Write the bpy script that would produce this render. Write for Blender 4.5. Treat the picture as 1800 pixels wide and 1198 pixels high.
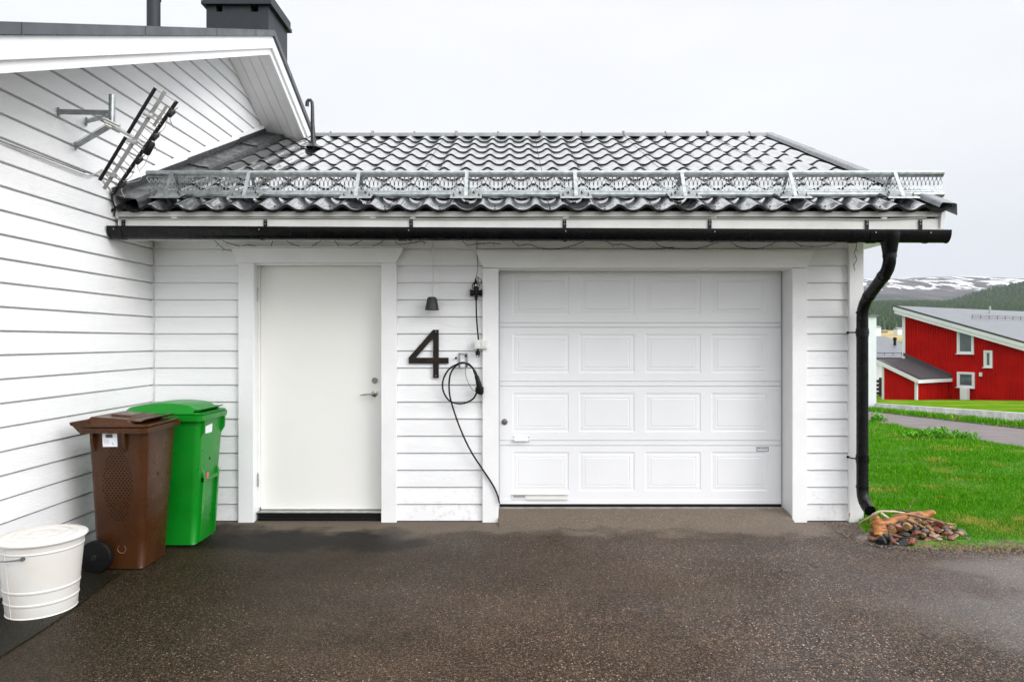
import bpy, bmesh, math, random
from math import sin, cos, pi, radians
random.seed(7)
S = bpy.context.scene
COL = S.collection
for o in list(bpy.data.objects): bpy.data.objects.remove(o)

# ------------------------------------------------------------------ camera
F = 1200.0; CX = 900.0; CY = 599.0; EYE = 1.54
cam_d = bpy.data.cameras.new("camera"); cam = bpy.data.objects.new("camera", cam_d); COL.objects.link(cam)
cam.location = (0, 0, EYE); cam.rotation_euler = (radians(90), 0, 0)
cam_d.lens = 24.0; cam_d.sensor_width = 36.0; cam_d.clip_start = 0.05; cam_d.clip_end = 20000
S.camera = cam

# ------------------------------------------------------------------ world
SUN_EL, SUN_AZ = radians(27), radians(125)
w = bpy.data.worlds.new("World"); S.world = w; w.use_nodes = True
nt = w.node_tree; nt.nodes.clear(); L = nt.links.new
out = nt.nodes.new("ShaderNodeOutputWorld")
sky = nt.nodes.new("ShaderNodeTexSky"); sky.sky_type = 'NISHITA'; sky.sun_disc = False
sky.sun_elevation = SUN_EL; sky.sun_rotation = SUN_AZ
bg1 = nt.nodes.new("ShaderNodeBackground"); bg1.inputs[1].default_value = 0.10; L(sky.outputs[0], bg1.inputs[0])
tc = nt.nodes.new("ShaderNodeTexCoord")
sep = nt.nodes.new("ShaderNodeSeparateXYZ"); L(tc.outputs['Generated'], sep.inputs[0])
# overcast: luminance grows with elevation (the usual cloud layer law)
ramp = nt.nodes.new("ShaderNodeValToRGB"); L(sep.outputs[2], ramp.inputs[0])
cr = ramp.color_ramp
cr.elements[0].position = 0.0; cr.elements[0].color = (0.69, 0.72, 0.78, 1)
cr.elements[1].position = 1.0; cr.elements[2 if 0 else -1].color = (.96, .96, .97, 1)
e = cr.elements.new(0.13); e.color = (0.76, 0.785, 0.83, 1)
e = cr.elements.new(0.24); e.color = (.91, .92, .945, 1)
noi = nt.nodes.new("ShaderNodeTexNoise"); noi.inputs['Scale'].default_value = 2.2; noi.inputs['Detail'].default_value = 5
mp = nt.nodes.new("ShaderNodeMapping"); mp.inputs['Scale'].default_value = (1, 1, 3.0)
L(tc.outputs['Generated'], mp.inputs[0]); L(mp.outputs[0], noi.inputs['Vector'])
nr = nt.nodes.new("ShaderNodeMapRange"); nr.inputs['From Min'].default_value = .3; nr.inputs['From Max'].default_value = .7
nr.inputs['To Min'].default_value = .96; nr.inputs['To Max'].default_value = 1.04; L(noi.outputs[0], nr.inputs[0])
mul = nt.nodes.new("ShaderNodeVectorMath"); mul.operation = 'SCALE'; L(ramp.outputs[0], mul.inputs[0]); L(nr.outputs[0], mul.inputs['Scale'])
# brighter cloud towards the zenith and the side of the sun
dot = nt.nodes.new("ShaderNodeVectorMath"); dot.operation = 'DOT_PRODUCT'
sd = (cos(SUN_EL)*sin(SUN_AZ), cos(SUN_EL)*cos(SUN_AZ), sin(SUN_EL))
dot.inputs[1].default_value = sd; L(tc.outputs['Generated'], dot.inputs[0])
dr = nt.nodes.new("ShaderNodeMapRange"); dr.inputs['From Min'].default_value = .18; dr.inputs['From Max'].default_value = 1
dr.inputs['To Min'].default_value = 1.0; dr.inputs['To Max'].default_value = 2.3; L(dot.outputs['Value'], dr.inputs[0])
zen = nt.nodes.new("ShaderNodeMapRange"); zen.interpolation_type = 'SMOOTHSTEP'; zen.inputs['From Min'].default_value = .44; zen.inputs['From Max'].default_value = .68
zen.inputs['To Min'].default_value = 1.0; zen.inputs['To Max'].default_value = 1.7; L(sep.outputs[2], zen.inputs[0])
drz = nt.nodes.new("ShaderNodeMath"); drz.operation = 'MULTIPLY'; L(dr.outputs[0], drz.inputs[0]); L(zen.outputs[0], drz.inputs[1])
bg2 = nt.nodes.new("ShaderNodeBackground"); L(mul.outputs[0], bg2.inputs[0]); L(drz.outputs[0], bg2.inputs[1])
mix = nt.nodes.new("ShaderNodeMixShader"); mix.inputs[0].default_value = 0.93
L(bg1.outputs[0], mix.inputs[1]); L(bg2.outputs[0], mix.inputs[2]); L(mix.outputs[0], out.inputs[0])

# ------------------------------------------------------------------ sun
sl = bpy.data.lights.new("sun", 'SUN'); sl.energy = 1.35; sl.angle = radians(28); sl.color = (1.0, .97, .93)
so = bpy.data.objects.new("sun", sl); COL.objects.link(so)
from mathutils import Vector, Matrix, noise as mnoise
so.rotation_euler = Vector(sd).to_track_quat('Z', 'Y').to_euler(); so.location = (0, -10, 20)

S.view_settings.view_transform = 'Standard'; S.view_settings.look = 'None'
S.view_settings.exposure = 0.13; S.view_settings.gamma = 1.0; S.view_settings.use_curve_mapping = False
S.render.engine = 'CYCLES'; S.cycles.use_denoising = True; S.cycles.max_bounces = 8
S.cycles.diffuse_bounces = 4; S.cycles.glossy_bounces = 4
S.cycles.denoising_prefilter = 'ACCURATE'

# ------------------------------------------------------------------ helpers
def P(px, py, Y): return Vector(((px-CX)/F*Y, Y, EYE+(CY-py)/F*Y))
def GX(px, Y): return (px-CX)/F*Y
def GZ(py, Y): return EYE+(CY-py)/F*Y

def tag(o, label=None, cat=None, group=None, kind=None):
    if label: o['label'] = label
    if cat: o['category'] = cat
    if group: o['group'] = group
    if kind: o['kind'] = kind
    return o
def thing(name, label, cat, loc=(0, 0, 0), group=None):
    o = bpy.data.objects.new(name, None); COL.objects.link(o); o.location = loc; o.empty_display_size = .1
    return tag(o, label, cat, group)
def wloc(o):
    v = Vector((0, 0, 0))
    while o: v += o.location; o = o.parent
    return v

class MB:
    def __init__(s): s.v = []; s.f = []; s.m = []; s.mi = 0
    def add(s, vs, fs):
        b = len(s.v); s.v += [tuple(p) for p in vs]; s.f += [tuple(b+i for i in f) for f in fs]; s.m += [s.mi]*len(fs)
        return s
    def box(s, x0, x1, y0, y1, z0, z1):
        return s.add([(x0,y0,z0),(x1,y0,z0),(x1,y1,z0),(x0,y1,z0),(x0,y0,z1),(x1,y0,z1),(x1,y1,z1),(x0,y1,z1)],
                     [(0,3,2,1),(4,5,6,7),(0,1,5,4),(1,2,6,5),(2,3,7,6),(3,0,4,7)])
    def prism(s, poly, ext):
        n = len(poly); e = Vector(ext); a = [Vector(p) for p in poly]
        nr_ = Vector((0,0,0))
        for i in range(n): nr_ += a[i].cross(a[(i+1) % n])
        if nr_.dot(e) > 0: a = a[::-1]
        vs = a+[p+e for p in a]
        fs = [tuple(range(n)), tuple(range(2*n-1, n-1, -1))]
        fs += [((i+1) % n, i, n+i, n+(i+1) % n) for i in range(n)]
        return s.add(vs, fs)
    def tube(s, pts, r, n=8, caps=True, closed=False):
        pts = [Vector(p) for p in pts]; m = len(pts)
        rr = r if isinstance(r, (list, tuple)) else [r]*m
        vs = []; prev = None
        for i, p in enumerate(pts):
            if closed: t = (pts[(i+1) % m]-pts[i-1])
            else: t = (pts[min(i+1, m-1)]-pts[max(i-1, 0)])
            t.normalize()
            if prev is None:
                a = Vector((0,0,1)) if abs(t.z) < .9 else Vector((1,0,0))
                u = t.cross(a).normalized()
            else:
                u = (prev-t*prev.dot(t)).normalized()
            prev = u; q = t.cross(u)
            for k in range(n):
                an = 2*pi*k/n; vs.append(p+(u*cos(an)+q*sin(an))*rr[i])
        fs = []
        for i in range(m if closed else m-1):
            j = (i+1) % m
            for k in range(n):
                k2 = (k+1) % n; fs.append((i*n+k, i*n+k2, j*n+k2, j*n+k))
        if caps and not closed:
            fs.append(tuple(range(n-1, -1, -1))); fs.append(tuple((m-1)*n+k for k in range(n)))
        return s.add(vs, fs)
    def lathe(s, prof, c, n=32, axis='z', sx=1.0):
        # prof: list (r, h)
        vs = []
        for r, h in prof:
            for k in range(n):
                a = 2*pi*k/n; u, v_ = cos(a)*r*sx, sin(a)*r
                if axis == 'z': vs.append((c[0]+u, c[1]+v_, c[2]+h))
                elif axis == 'y': vs.append((c[0]+u, c[1]+h, c[2]-v_))
                else: vs.append((c[0]+h, c[1]+u, c[2]+v_))
        fs = []
        for i in range(len(prof)-1):
            for k in range(n):
                k2 = (k+1) % n; fs.append((i*n+k, i*n+k2, (i+1)*n+k2, (i+1)*n+k))
        if prof[0][0] > 1e-5: fs.append(tuple(range(n-1, -1, -1)))
        if prof[-1][0] > 1e-5: fs.append(tuple((len(prof)-1)*n+k for k in range(n)))
        return s.add(vs, fs)
    def loft(s, secs):
        # secs: list of (z, x0,x1,y0,y1,r) rounded rectangles
        n = 4; vs = []
        for z, x0, x1, y0, y1, r in secs:
            r = min(r, (x1-x0)/2-.001, (y1-y0)/2-.001)
            for cx_, cy_, a0 in ((x1-r, y1-r, 0), (x0+r, y1-r, 90), (x0+r, y0+r, 180), (x1-r, y0+r, 270)):
                for k in range(n+1):
                    a = radians(a0+90*k/n); vs.append((cx_+r*cos(a), cy_+r*sin(a), z))
        N = 4*(n+1); fs = []
        for i in range(len(secs)-1):
            for k in range(N):
                k2 = (k+1) % N; fs.append((i*N+k, i*N+k2, (i+1)*N+k2, (i+1)*N+k))
        fs.append(tuple(range(N-1, -1, -1))); fs.append(tuple((len(secs)-1)*N+k for k in range(N)))
        return s.add(vs, fs)
    def build(s, name, mats, parent=None, origin=None, smooth=False, bevel=0, auto=40, label=None):
        base = wloc(parent) if parent else Vector(origin or (0, 0, 0))
        me = bpy.data.meshes.new(name)
        me.from_pydata([(v[0]-base.x, v[1]-base.y, v[2]-base.z) for v in s.v], [], s.f)
        if not isinstance(mats, (list, tuple)): mats = [mats]
        for m in mats: me.materials.append(m)
        if len(mats) > 1: me.polygons.foreach_set('material_index', s.m)
        me.validate(); me.update()
        o = bpy.data.objects.new(name, me); COL.objects.link(o)
        if parent: o.parent = parent
        else: o.location = base
        if smooth:
            me.polygons.foreach_set('use_smooth', [True]*len(me.polygons))
            if auto: me.set_sharp_from_angle(angle=radians(auto))
        if bevel:
            b = o.modifiers.new('bevel', 'BEVEL'); b.width = bevel; b.segments = 2; b.limit_method = 'ANGLE'; b.angle_limit = radians(35)
        if label: o['label'] = label
        return o

def mat(name, col, rough=.5, metal=0, spec=.5, vary=0, vscale=3, bump=0, bscale=60, rvary=0, coat=0, vcol=None, stretch=(1,1,1), detail=5, vmin=.35, vmax=.65):
    m = bpy.data.materials.new(name); m.use_nodes = True; t = m.node_tree; N = t.nodes; b = N['Principled BSDF']; l = t.links.new
    b.inputs['Base Color'].default_value = (*col, 1); b.inputs['Roughness'].default_value = rough
    b.inputs['Metallic'].default_value = metal; b.inputs['Specular IOR Level'].default_value = spec
    if coat: b.inputs['Coat Weight'].default_value = coat; b.inputs['Coat Roughness'].default_value = .15
    c = N.new('ShaderNodeTexCoord'); mpg = N.new('ShaderNodeMapping'); mpg.inputs['Scale'].default_value = stretch
    l(c.outputs['Object'], mpg.inputs[0])
    if vary or vcol:
        n = N.new('ShaderNodeTexNoise'); n.inputs['Scale'].default_value = vscale; n.inputs['Detail'].default_value = detail
        l(mpg.outputs[0], n.inputs['Vector'])
        r = N.new('ShaderNodeMapRange'); r.inputs['From Min'].default_value = vmin; r.inputs['From Max'].default_value = vmax; l(n.outputs[0], r.inputs[0])
        mx = N.new('ShaderNodeMix'); mx.data_type = 'RGBA'; l(r.outputs[0], mx.inputs[0])
        c2 = vcol if vcol else tuple(x*(1-vary) for x in col)
        mx.inputs[6].default_value = (*c2, 1); mx.inputs[7].default_value = (*col, 1)
        l(mx.outputs[2], b.inputs['Base Color'])
    if rvary:
        n2 = N.new('ShaderNodeTexNoise'); n2.inputs['Scale'].default_value = vscale*1.7; n2.inputs['Detail'].default_value = 4; l(mpg.outputs[0], n2.inputs['Vector'])
        r2 = N.new('ShaderNodeMapRange'); r2.inputs['From Min'].default_value = .35; r2.inputs['From Max'].default_value = .65
        r2.inputs['To Min'].default_value = max(.02, rough-rvary); r2.inputs['To Max'].default_value = rough+rvary
        l(n2.outputs[0], r2.inputs[0]); l(r2.outputs[0], b.inputs['Roughness'])
    if bump:
        n3 = N.new('ShaderNodeTexNoise'); n3.inputs['Scale'].default_value = bscale; n3.inputs['Detail'].default_value = 4; l(mpg.outputs[0], n3.inputs['Vector'])
        bp = N.new('ShaderNodeBump'); bp.inputs['Strength'].default_value = bump; bp.inputs['Distance'].default_value = .01
        l(n3.outputs[0], bp.inputs['Height']); l(bp.outputs[0], b.inputs['Normal'])
    return m

M = {}
M['siding'] = mat('white_painted_boards', (.83,.835,.845), .55, vary=.07, vscale=2.5, bump=.25, bscale=45, stretch=(.35,.35,3.5))
def sidingf(t, N, l, b):
    c = N.new('ShaderNodeTexCoord').outputs['Object']; g = N.new('ShaderNodeNewGeometry').outputs['Random Per Island']
    mpn = N.new('ShaderNodeMapping'); mpn.inputs['Scale'].default_value = (.35,.35,3.5); l(c, mpn.inputs[0]); v = mpn.outputs[0]
    col = mixc(N, l, rng(N, l, nz(N, l, v, 2.5, 5), .35, .65), (.79,.795,.805), (.845,.85,.86))
    col = mixc(N, l, rng(N, l, g, 0, 1, 0, .07), col, (.35,.35,.35))
    st = N.new('ShaderNodeMapping'); st.inputs['Scale'].default_value = (9,9,.8); l(c, st.inputs[0])
    streak = rng(N, l, nz(N, l, st.outputs[0], 1.0, 4), .62, .80, 0, .10); col = mixc(N, l, streak, col, (.52,.52,.50))
    sx = N.new('ShaderNodeSeparateXYZ'); l(c, sx.inputs[0])
    sp = mathn(N, l, 'MULTIPLY', rng(N, l, sx.outputs[2], .45, .0), rng(N, l, nz(N, l, c, 28, 4), .54, .70, 0, .28)); col = mixc(N, l, sp, col, (.34,.29,.23))
    l(col, b.inputs['Base Color']); b.inputs['Roughness'].default_value = .55
    bp = N.new('ShaderNodeBump'); bp.inputs['Strength'].default_value = .35; bp.inputs['Distance'].default_value = .01
    mg = N.new('ShaderNodeMapping'); mg.inputs['Scale'].default_value = (.6,.6,7); l(c, mg.inputs[0])
    l(nz(N, l, mg.outputs[0], 30, 4), bp.inputs['Height']); l(bp.outputs[0], b.inputs['Normal'])
M['trim'] = mat('white_trim_paint', (.83,.832,.84), .5, vary=.05, vscale=4, bump=.15, bscale=60, stretch=(1,1,1))
M['fascia'] = mat('weathered_fascia_paint', (.66,.65,.625), .55, vary=.12, vscale=5, bump=.2, bscale=40)
M['door'] = mat('cream_door_paint', (.83,.822,.795), .4, vary=.03, vscale=1.5)
M['gdoor'] = mat('garage_door_paint', (.80,.81,.825), .42, vary=.03, vscale=2, bump=.08, bscale=250)
M['jamb'] = mat('jamb_paint', (.80,.80,.79), .5, vary=.05, vscale=5)
M['black'] = mat('black_lacquered_steel', (.003,.0032,.004), .26, spec=.22, rvary=.08, vscale=6, bump=.05, bscale=15)
M['dark'] = mat('dark_void', (.01,.01,.01), .8)
M['rubber'] = mat('black_rubber', (.005,.005,.005), .5, spec=.25)
M['tile'] = mat('wet_black_roof_sheet', (.05,.052,.057), .2, spec=.5, vcol=(.02,.021,.024), vscale=7, rvary=.08, bump=.10, bscale=30, coat=1.0)
_b = M['tile'].node_tree.nodes['Principled BSDF']; _b.inputs['IOR'].default_value = 2.6; _b.inputs['Coat IOR'].default_value = 2.2; _b.inputs['Coat Roughness'].default_value = .10
M['lip'] = mat('sheet_seam_and_edge_shade', (.006,.006,.007), .5, spec=.15)  # matt black: shade under each tile step put into the colour; seams share it
M['flash'] = mat('dark_grey_flashing', (.020,.021,.024), .3, spec=.5, vary=.5, vscale=6, rvary=.14, bump=.25, bscale=25)
M['roofgrey'] = mat('grey_roof_edge', (.085,.092,.105), .4, vary=.35, vscale=4, rvary=.1)
M['verge'] = mat('light_grey_verge', (.16,.17,.185), .32, spec=.9, vary=.4, vscale=8, rvary=.1, bump=.1, bscale=30)
M['chim'] = mat('chimney_sheet', (.026,.030,.038), .5, spec=.3, vary=.25, vscale=5, bump=.3, bscale=130)
M['zinc'] = mat('galvanised_steel', (.42,.455,.46), .42, metal=.8, vary=.35, vscale=22, rvary=.1)
M['zincl'] = mat('galvanised_strap', (.38,.41,.415), .4, metal=.75, vary=.3, vscale=25, rvary=.1)
M['alu'] = mat('dull_aluminium', (.50,.50,.49), .42, metal=.8, vary=.25, vscale=18)
M['steel'] = mat('brushed_steel', (.42,.40,.35), .28, metal=1, vary=.3, vscale=50)
M['dsteel'] = mat('dark_weathered_steel', (.006,.0055,.0055), .45, vcol=(.022,.014,.010), vscale=9, rvary=.12, spec=.25)
M['lampgrey'] = mat('lamp_grey', (.045,.045,.043), .45, spec=.3, vary=.2, vscale=30)
M['lampglass'] = mat('lamp_glass', (.6,.6,.58), .2, bump=.5, bscale=200)
M['plasticw'] = mat('ivory_plastic', (.72,.72,.69), .4, vary=.05, vscale=10)
M['brown'] = mat('brown_bin_plastic', (.056,.020,.006), .3, spec=.25, vary=.3, vscale=3.5, rvary=.1, bump=.12, bscale=120)
M['green'] = mat('green_bin_plastic', (.003,.215,.012), .34, spec=.35, vary=.22, vscale=3, rvary=.09, bump=.12, bscale=120)
M['bindark'] = mat('bin_hole_dark', (.003,.0015,.001), .9, spec=.0)
M['label'] = mat('white_label', (.78,.80,.84), .4, vary=.05, vscale=30)
M['ink'] = mat('printed_ink', (.04,.045,.05), .6)
M['inkgrey'] = mat('printed_grey', (.35,.36,.38), .6)
M['pink'] = mat('faded_red_plastic', (.55,.10,.12), .4, vary=.4, vscale=40)
M['bucket'] = mat('white_enamel', (.64,.635,.61), .35, vary=.06, vscale=6, vcol=(.62,.59,.54), bump=.06, bscale=30)
M['rust'] = mat('rust_stain', (.42,.16,.035), .8, vary=.5, vscale=80)
M['conc'] = mat('pale_concrete', (.78,.78,.77), .8, vary=.3, vscale=2.5, bump=.3, bscale=20)
M['slab'] = mat('concrete_sill', (.30,.28,.26), .8, vary=.4, vscale=12, bump=.4, bscale=60)
M['plinth'] = mat('dark_plinth', (.02,.02,.021), .8, vary=.4, vscale=10, bump=.4, bscale=50)
M['wood'] = mat('orange_wet_wood', (.46,.175,.028), .5, vcol=(.14,.04,.008), vscale=11, stretch=(1,3,6), bump=1.0, bscale=25)
M['woodend'] = mat('cut_wood', (.58,.38,.16), .7, vary=.4, vscale=30)
M['twig'] = mat('bare_twig', (.32,.18,.09), .7, vcol=(.10,.05,.025), vscale=14, vmin=.42, vmax=.6)
M['twigp'] = mat('pale_twig', (.60,.50,.38), .7, vary=.3, vscale=14)
M['bark'] = mat('dark_bark', (.07,.05,.04), .8, vary=.5, vscale=20, bump=.6, bscale=60)
M['redwall'] = mat('red_paint_boards', (.52,.009,.007), .7, spec=.1, vary=.22, vscale=1.2, bump=.1, bscale=20)
M['paleh'] = mat('pale_render', (.66,.69,.72), .7, vary=.05, vscale=1)
M['farwhite'] = mat('far_white_paint', (.72,.73,.75), .6, vary=.05, vscale=1)
M['farroof'] = mat('far_roof_metal', (.14,.15,.17), .42, vary=.2, vscale=1.5, stretch=(1,1,1))
M['farroofd'] = mat('far_roof_dark', (.03,.028,.032), .4, vary=.2, vscale=2)
M['glass'] = mat('window_glass', (.10,.14,.15), .12, spec=.8, vary=.4, vscale=1.5)
M['leaf'] = mat('fresh_leaf', (.16,.42,.02), .6, spec=.2, vcol=(.07,.26,.012), vscale=8)

def noisemat(name, f):
    m = bpy.data.materials.new(name); m.use_nodes = True; f(m.node_tree, m.node_tree.nodes, m.node_tree.links.new, m.node_tree.nodes['Principled BSDF']); return m
def nd(N, typ, **kw):
    n = N.new(typ)
    for k, v in kw.items(): setattr(n, k, v)
    return n
def nz(N, l, vec, scale, detail=5, rough=.5):
    n = N.new('ShaderNodeTexNoise'); n.inputs['Scale'].default_value = scale; n.inputs['Detail'].default_value = detail; n.inputs['Roughness'].default_value = rough
    l(vec, n.inputs['Vector']); return n.outputs[0]
def rng(N, l, src, a, b, c=0., d=1.):
    n = N.new('ShaderNodeMapRange'); n.inputs['From Min'].default_value = a; n.inputs['From Max'].default_value = b
    n.inputs['To Min'].default_value = c; n.inputs['To Max'].default_value = d; l(src, n.inputs[0]); return n.outputs[0]
def mixc(N, l, fac, a, b):
    n = N.new('ShaderNodeMix'); n.data_type = 'RGBA'
    if isinstance(fac, float): n.inputs[0].default_value = fac
    else: l(fac, n.inputs[0])
    for i, c in ((6, a), (7, b)):
        if isinstance(c, tuple): n.inputs[i].default_value = (*c, 1)
        else: l(c, n.inputs[i])
    return n.outputs[2]
def mathn(N, l, op, a, b=None):
    n = N.new('ShaderNodeMath'); n.operation = op
    for i, c in ((0, a), (1, b)):
        if c is None: continue
        if isinstance(c, (int, float)): n.inputs[i].default_value = c
        else: l(c, n.inputs[i])
    return n.outputs[0]

M['siding'] = noisemat('white_clapboards', sidingf)
def asphalt_nodes(base1, base2, stone_amt):
    def f(t, N, l, b):
        c = N.new('ShaderNodeTexCoord').outputs['Object']
        def vor(sc):
            v = N.new('ShaderNodeTexVoronoi'); v.inputs['Scale'].default_value = sc; l(c, v.inputs['Vector'])
            sc_ = N.new('ShaderNodeSeparateColor'); l(v.outputs['Color'], sc_.inputs[0]); return v, sc_
        v, sepc = vor(130); v2, sepc2 = vor(80); v3, sepc3 = vor(52)
        mid = nz(N, l, c, 5, 5); fine = nz(N, l, c, 150, 4, .7); f2 = nz(N, l, c, 60, 4, .7)
        base = mixc(N, l, rng(N, l, mathn(N, l, 'ADD', mathn(N, l, 'MULTIPLY', mid, .4), mathn(N, l, 'MULTIPLY', nz(N, l, c, 1.4, 4), .6)), .4, .6), base1, base2)
        base = mixc(N, l, rng(N, l, fine, .46, .56), tuple(x*.12 for x in base2), base)
        f4 = nz(N, l, c, 38, 3, .8); base = mixc(N, l, rng(N, l, f4, .50, .60, .0, .55), base, tuple(x*.25 for x in base2))
        base = mixc(N, l, rng(N, l, f2, .53, .64, 0, .8), base, tuple(x*1.8 for x in base1))
        scol = mixc(N, l, sepc.outputs[1], (.27,.165,.11), (.22,.205,.185))
        st = mathn(N, l, 'MULTIPLY', rng(N, l, sepc.outputs[0], .60, .85), rng(N, l, v.outputs['Distance'], .50, .25))
        col = mixc(N, l, mathn(N, l, 'MULTIPLY', st, .75*stone_amt), base, scol)
        patch = rng(N, l, nz(N, l, c, .9, 4), .42, .60, .25, 1)
        scol2 = mixc(N, l, sepc2.outputs[1], (.40,.21,.13), (.40,.36,.30))
        st2 = mathn(N, l, 'MULTIPLY', rng(N, l, sepc2.outputs[0], .80, .85), rng(N, l, v2.outputs['Distance'], .38, .26))
        col = mixc(N, l, mathn(N, l, 'MULTIPLY', st2, mathn(N, l, 'MULTIPLY', patch, stone_amt)), col, scol2)
        st3 = mathn(N, l, 'MULTIPLY', rng(N, l, sepc3.outputs[0], .965, .97), rng(N, l, v3.outputs['Distance'], .22, .16))
        col = mixc(N, l, mathn(N, l, 'MULTIPLY', st3, stone_amt), col, (.52,.42,.34))
        dk = mathn(N, l, 'MULTIPLY', rng(N, l, sepc2.outputs[2], .90, .93), rng(N, l, v2.outputs['Distance'], .40, .28))
        col = mixc(N, l, mathn(N, l, 'MULTIPLY', dk, .8), col, (.004,.003,.003))
        sepx = N.new('ShaderNodeSeparateXYZ'); l(c, sepx.inputs[0])
        X = sepx.outputs[0]; Y = sepx.outputs[1]
        # greyer towards the right: the smooth reflection there is put into the colour
        wr = mathn(N, l, 'ADD', X, rng(N, l, nz(N, l, c, 1.1, 4), .3, .7, -1.2, 1.2))
        sheen_grey = rng(N, l, wr, .6, 3.2, 0, .55)
        gcol = N.new('ShaderNodeMix'); gcol.data_type = 'RGBA'; gcol.blend_type = 'ADD'; gcol.inputs[0].default_value = 1; l(col, gcol.inputs[6]); gcol.inputs[7].default_value = (.07,.071,.077,1)
        col = mixc(N, l, sheen_grey, col, gcol.outputs[2])
        # damp, algae dark ground by the bins
        w1 = mathn(N, l, 'ADD', X, mathn(N, l, 'MULTIPLY', Y, -.55)); w1 = mathn(N, l, 'ADD', w1, rng(N, l, nz(N, l, c, 1.3, 4), .3, .7, -.45, .45))
        damp = rng(N, l, w1, -4.1, -2.2, .95, 0)
        dmc = mixc(N, l, .72, col, (.012,.010,.004))
        col = mixc(N, l, damp, col, dmc)
        # dark wet patch in front of the entry door, dry strip sheltered by the eave
        px_ = mathn(N, l, 'DIVIDE', mathn(N, l, 'ADD', X, 1.55), 1.05); py_ = mathn(N, l, 'DIVIDE', mathn(N, l, 'ADD', Y, -5.24), .26)
        rr = mathn(N, l, 'ADD', mathn(N, l, 'MULTIPLY', px_, px_), mathn(N, l, 'MULTIPLY', py_, py_))
        rr = mathn(N, l, 'ADD', rr, rng(N, l, nz(N, l, c, 2.6, 8, .65), .3, .7, -.8, .8))
        wet = rng(N, l, rr, .75, 1.15, .95, 0)
        col = mixc(N, l, wet, col, mixc(N, l, .72, col, (.003,.0025,.002)))
        dv = N.new('ShaderNodeVectorMath'); dv.operation = 'ADD'; nv_ = N.new('ShaderNodeTexNoise'); nv_.inputs['Scale'].default_value = 4; nv_.inputs['Detail'].default_value = 5; l(c, nv_.inputs['Vector'])
        sc2 = N.new('ShaderNodeVectorMath'); sc2.operation = 'SCALE'; sc2.inputs['Scale'].default_value = .35; l(nv_.outputs['Color'], sc2.inputs[0]); l(c, dv.inputs[0]); l(sc2.outputs[0], dv.inputs[1])
        vc = N.new('ShaderNodeTexVoronoi'); vc.feature = 'DISTANCE_TO_EDGE'; vc.inputs['Scale'].default_value = 1.15; l(dv.outputs[0], vc.inputs['Vector'])
        crk = mathn(N, l, 'MULTIPLY', rng(N, l, vc.outputs['Distance'], .004, .0015), rng(N, l, nz(N, l, c, .9, 3), .50, .56))
        col = mixc(N, l, mathn(N, l, 'MULTIPLY', crk, .8), col, (.006,.005,.004))
        wob = mathn(N, l, 'ADD', Y, rng(N, l, nz(N, l, c, 1.9, 8, .65), .3, .7, -.26, .26))
        wob = mathn(N, l, 'SUBTRACT', wob, rng(N, l, X, -2.2, -.6, .14, 0.))
        dry = rng(N, l, wob, 5.36, 5.56, 0, .8)
        dryc = mixc(N, l, .5, col, (.30,.25,.20))
        col = mixc(N, l, dry, col, dryc)
        l(col, b.inputs['Base Color'])
        r = rng(N, l, nz(N, l, c, .55, 4), .38, .62, .34, .52)
        rd = N.new('ShaderNodeMix'); l(dry, rd.inputs[0]); l(r, rd.inputs[2]); rd.inputs[3].default_value = .75
        l(rd.outputs[0], b.inputs['Roughness']); sh = mathn(N, l, 'MULTIPLY', rng(N, l, mathn(N, l, 'ADD', X, mathn(N, l, 'MULTIPLY', Y, -.35)), .6, 1.6), rng(N, l, nz(N, l, c, 1.2, 4), .50, .60)); l(rng(N, l, sh, 0, 1, .07, .5), b.inputs['Specular IOR Level'])
        h = mathn(N, l, 'ADD', mathn(N, l, 'MULTIPLY', rng(N, l, v.outputs['Distance'], 0, .5), -1.0), mathn(N, l, 'MULTIPLY', fine, .8))
        bp = N.new('ShaderNodeBump'); bp.inputs['Strength'].default_value = .8; bp.inputs['Distance'].default_value = .005
        l(h, bp.inputs['Height']); l(bp.outputs[0], b.inputs['Normal'])
    return f
M['asphalt'] = noisemat('wet_brown_asphalt', asphalt_nodes((.096,.061,.037), (.044,.029,.019), 1.12))
M['asphalt2'] = noisemat('black_asphalt_strip', asphalt_nodes((.016,.0155,.015), (.009,.009,.009), .25))
def roadf(t, N, l, b):
    c = N.new('ShaderNodeTexCoord').outputs['Object']
    l(mixc(N, l, rng(N, l, nz(N, l, c, 1.5, 8), .3, .7), (.13,.112,.112), (.18,.158,.155)), b.inputs['Base Color'])
    b.inputs['Roughness'].default_value = .8; b.inputs['Specular IOR Level'].default_value = .2
M['road'] = noisemat('old_road_asphalt', roadf)
def gravf(t, N, l, b):
    c = N.new('ShaderNodeTexCoord').outputs['Object']
    l(mixc(N, l, rng(N, l, nz(N, l, c, 25, 6), .35, .65), (.07,.055,.045), (.24,.20,.17)), b.inputs['Base Color'])
    b.inputs['Roughness'].default_value = .85
    bp = N.new('ShaderNodeBump'); bp.inputs['Strength'].default_value = .6; l(nz(N, l, c, 60, 4), bp.inputs['Height']); l(bp.outputs[0], b.inputs['Normal'])
M['gravel'] = noisemat('verge_gravel', gravf)
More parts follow.
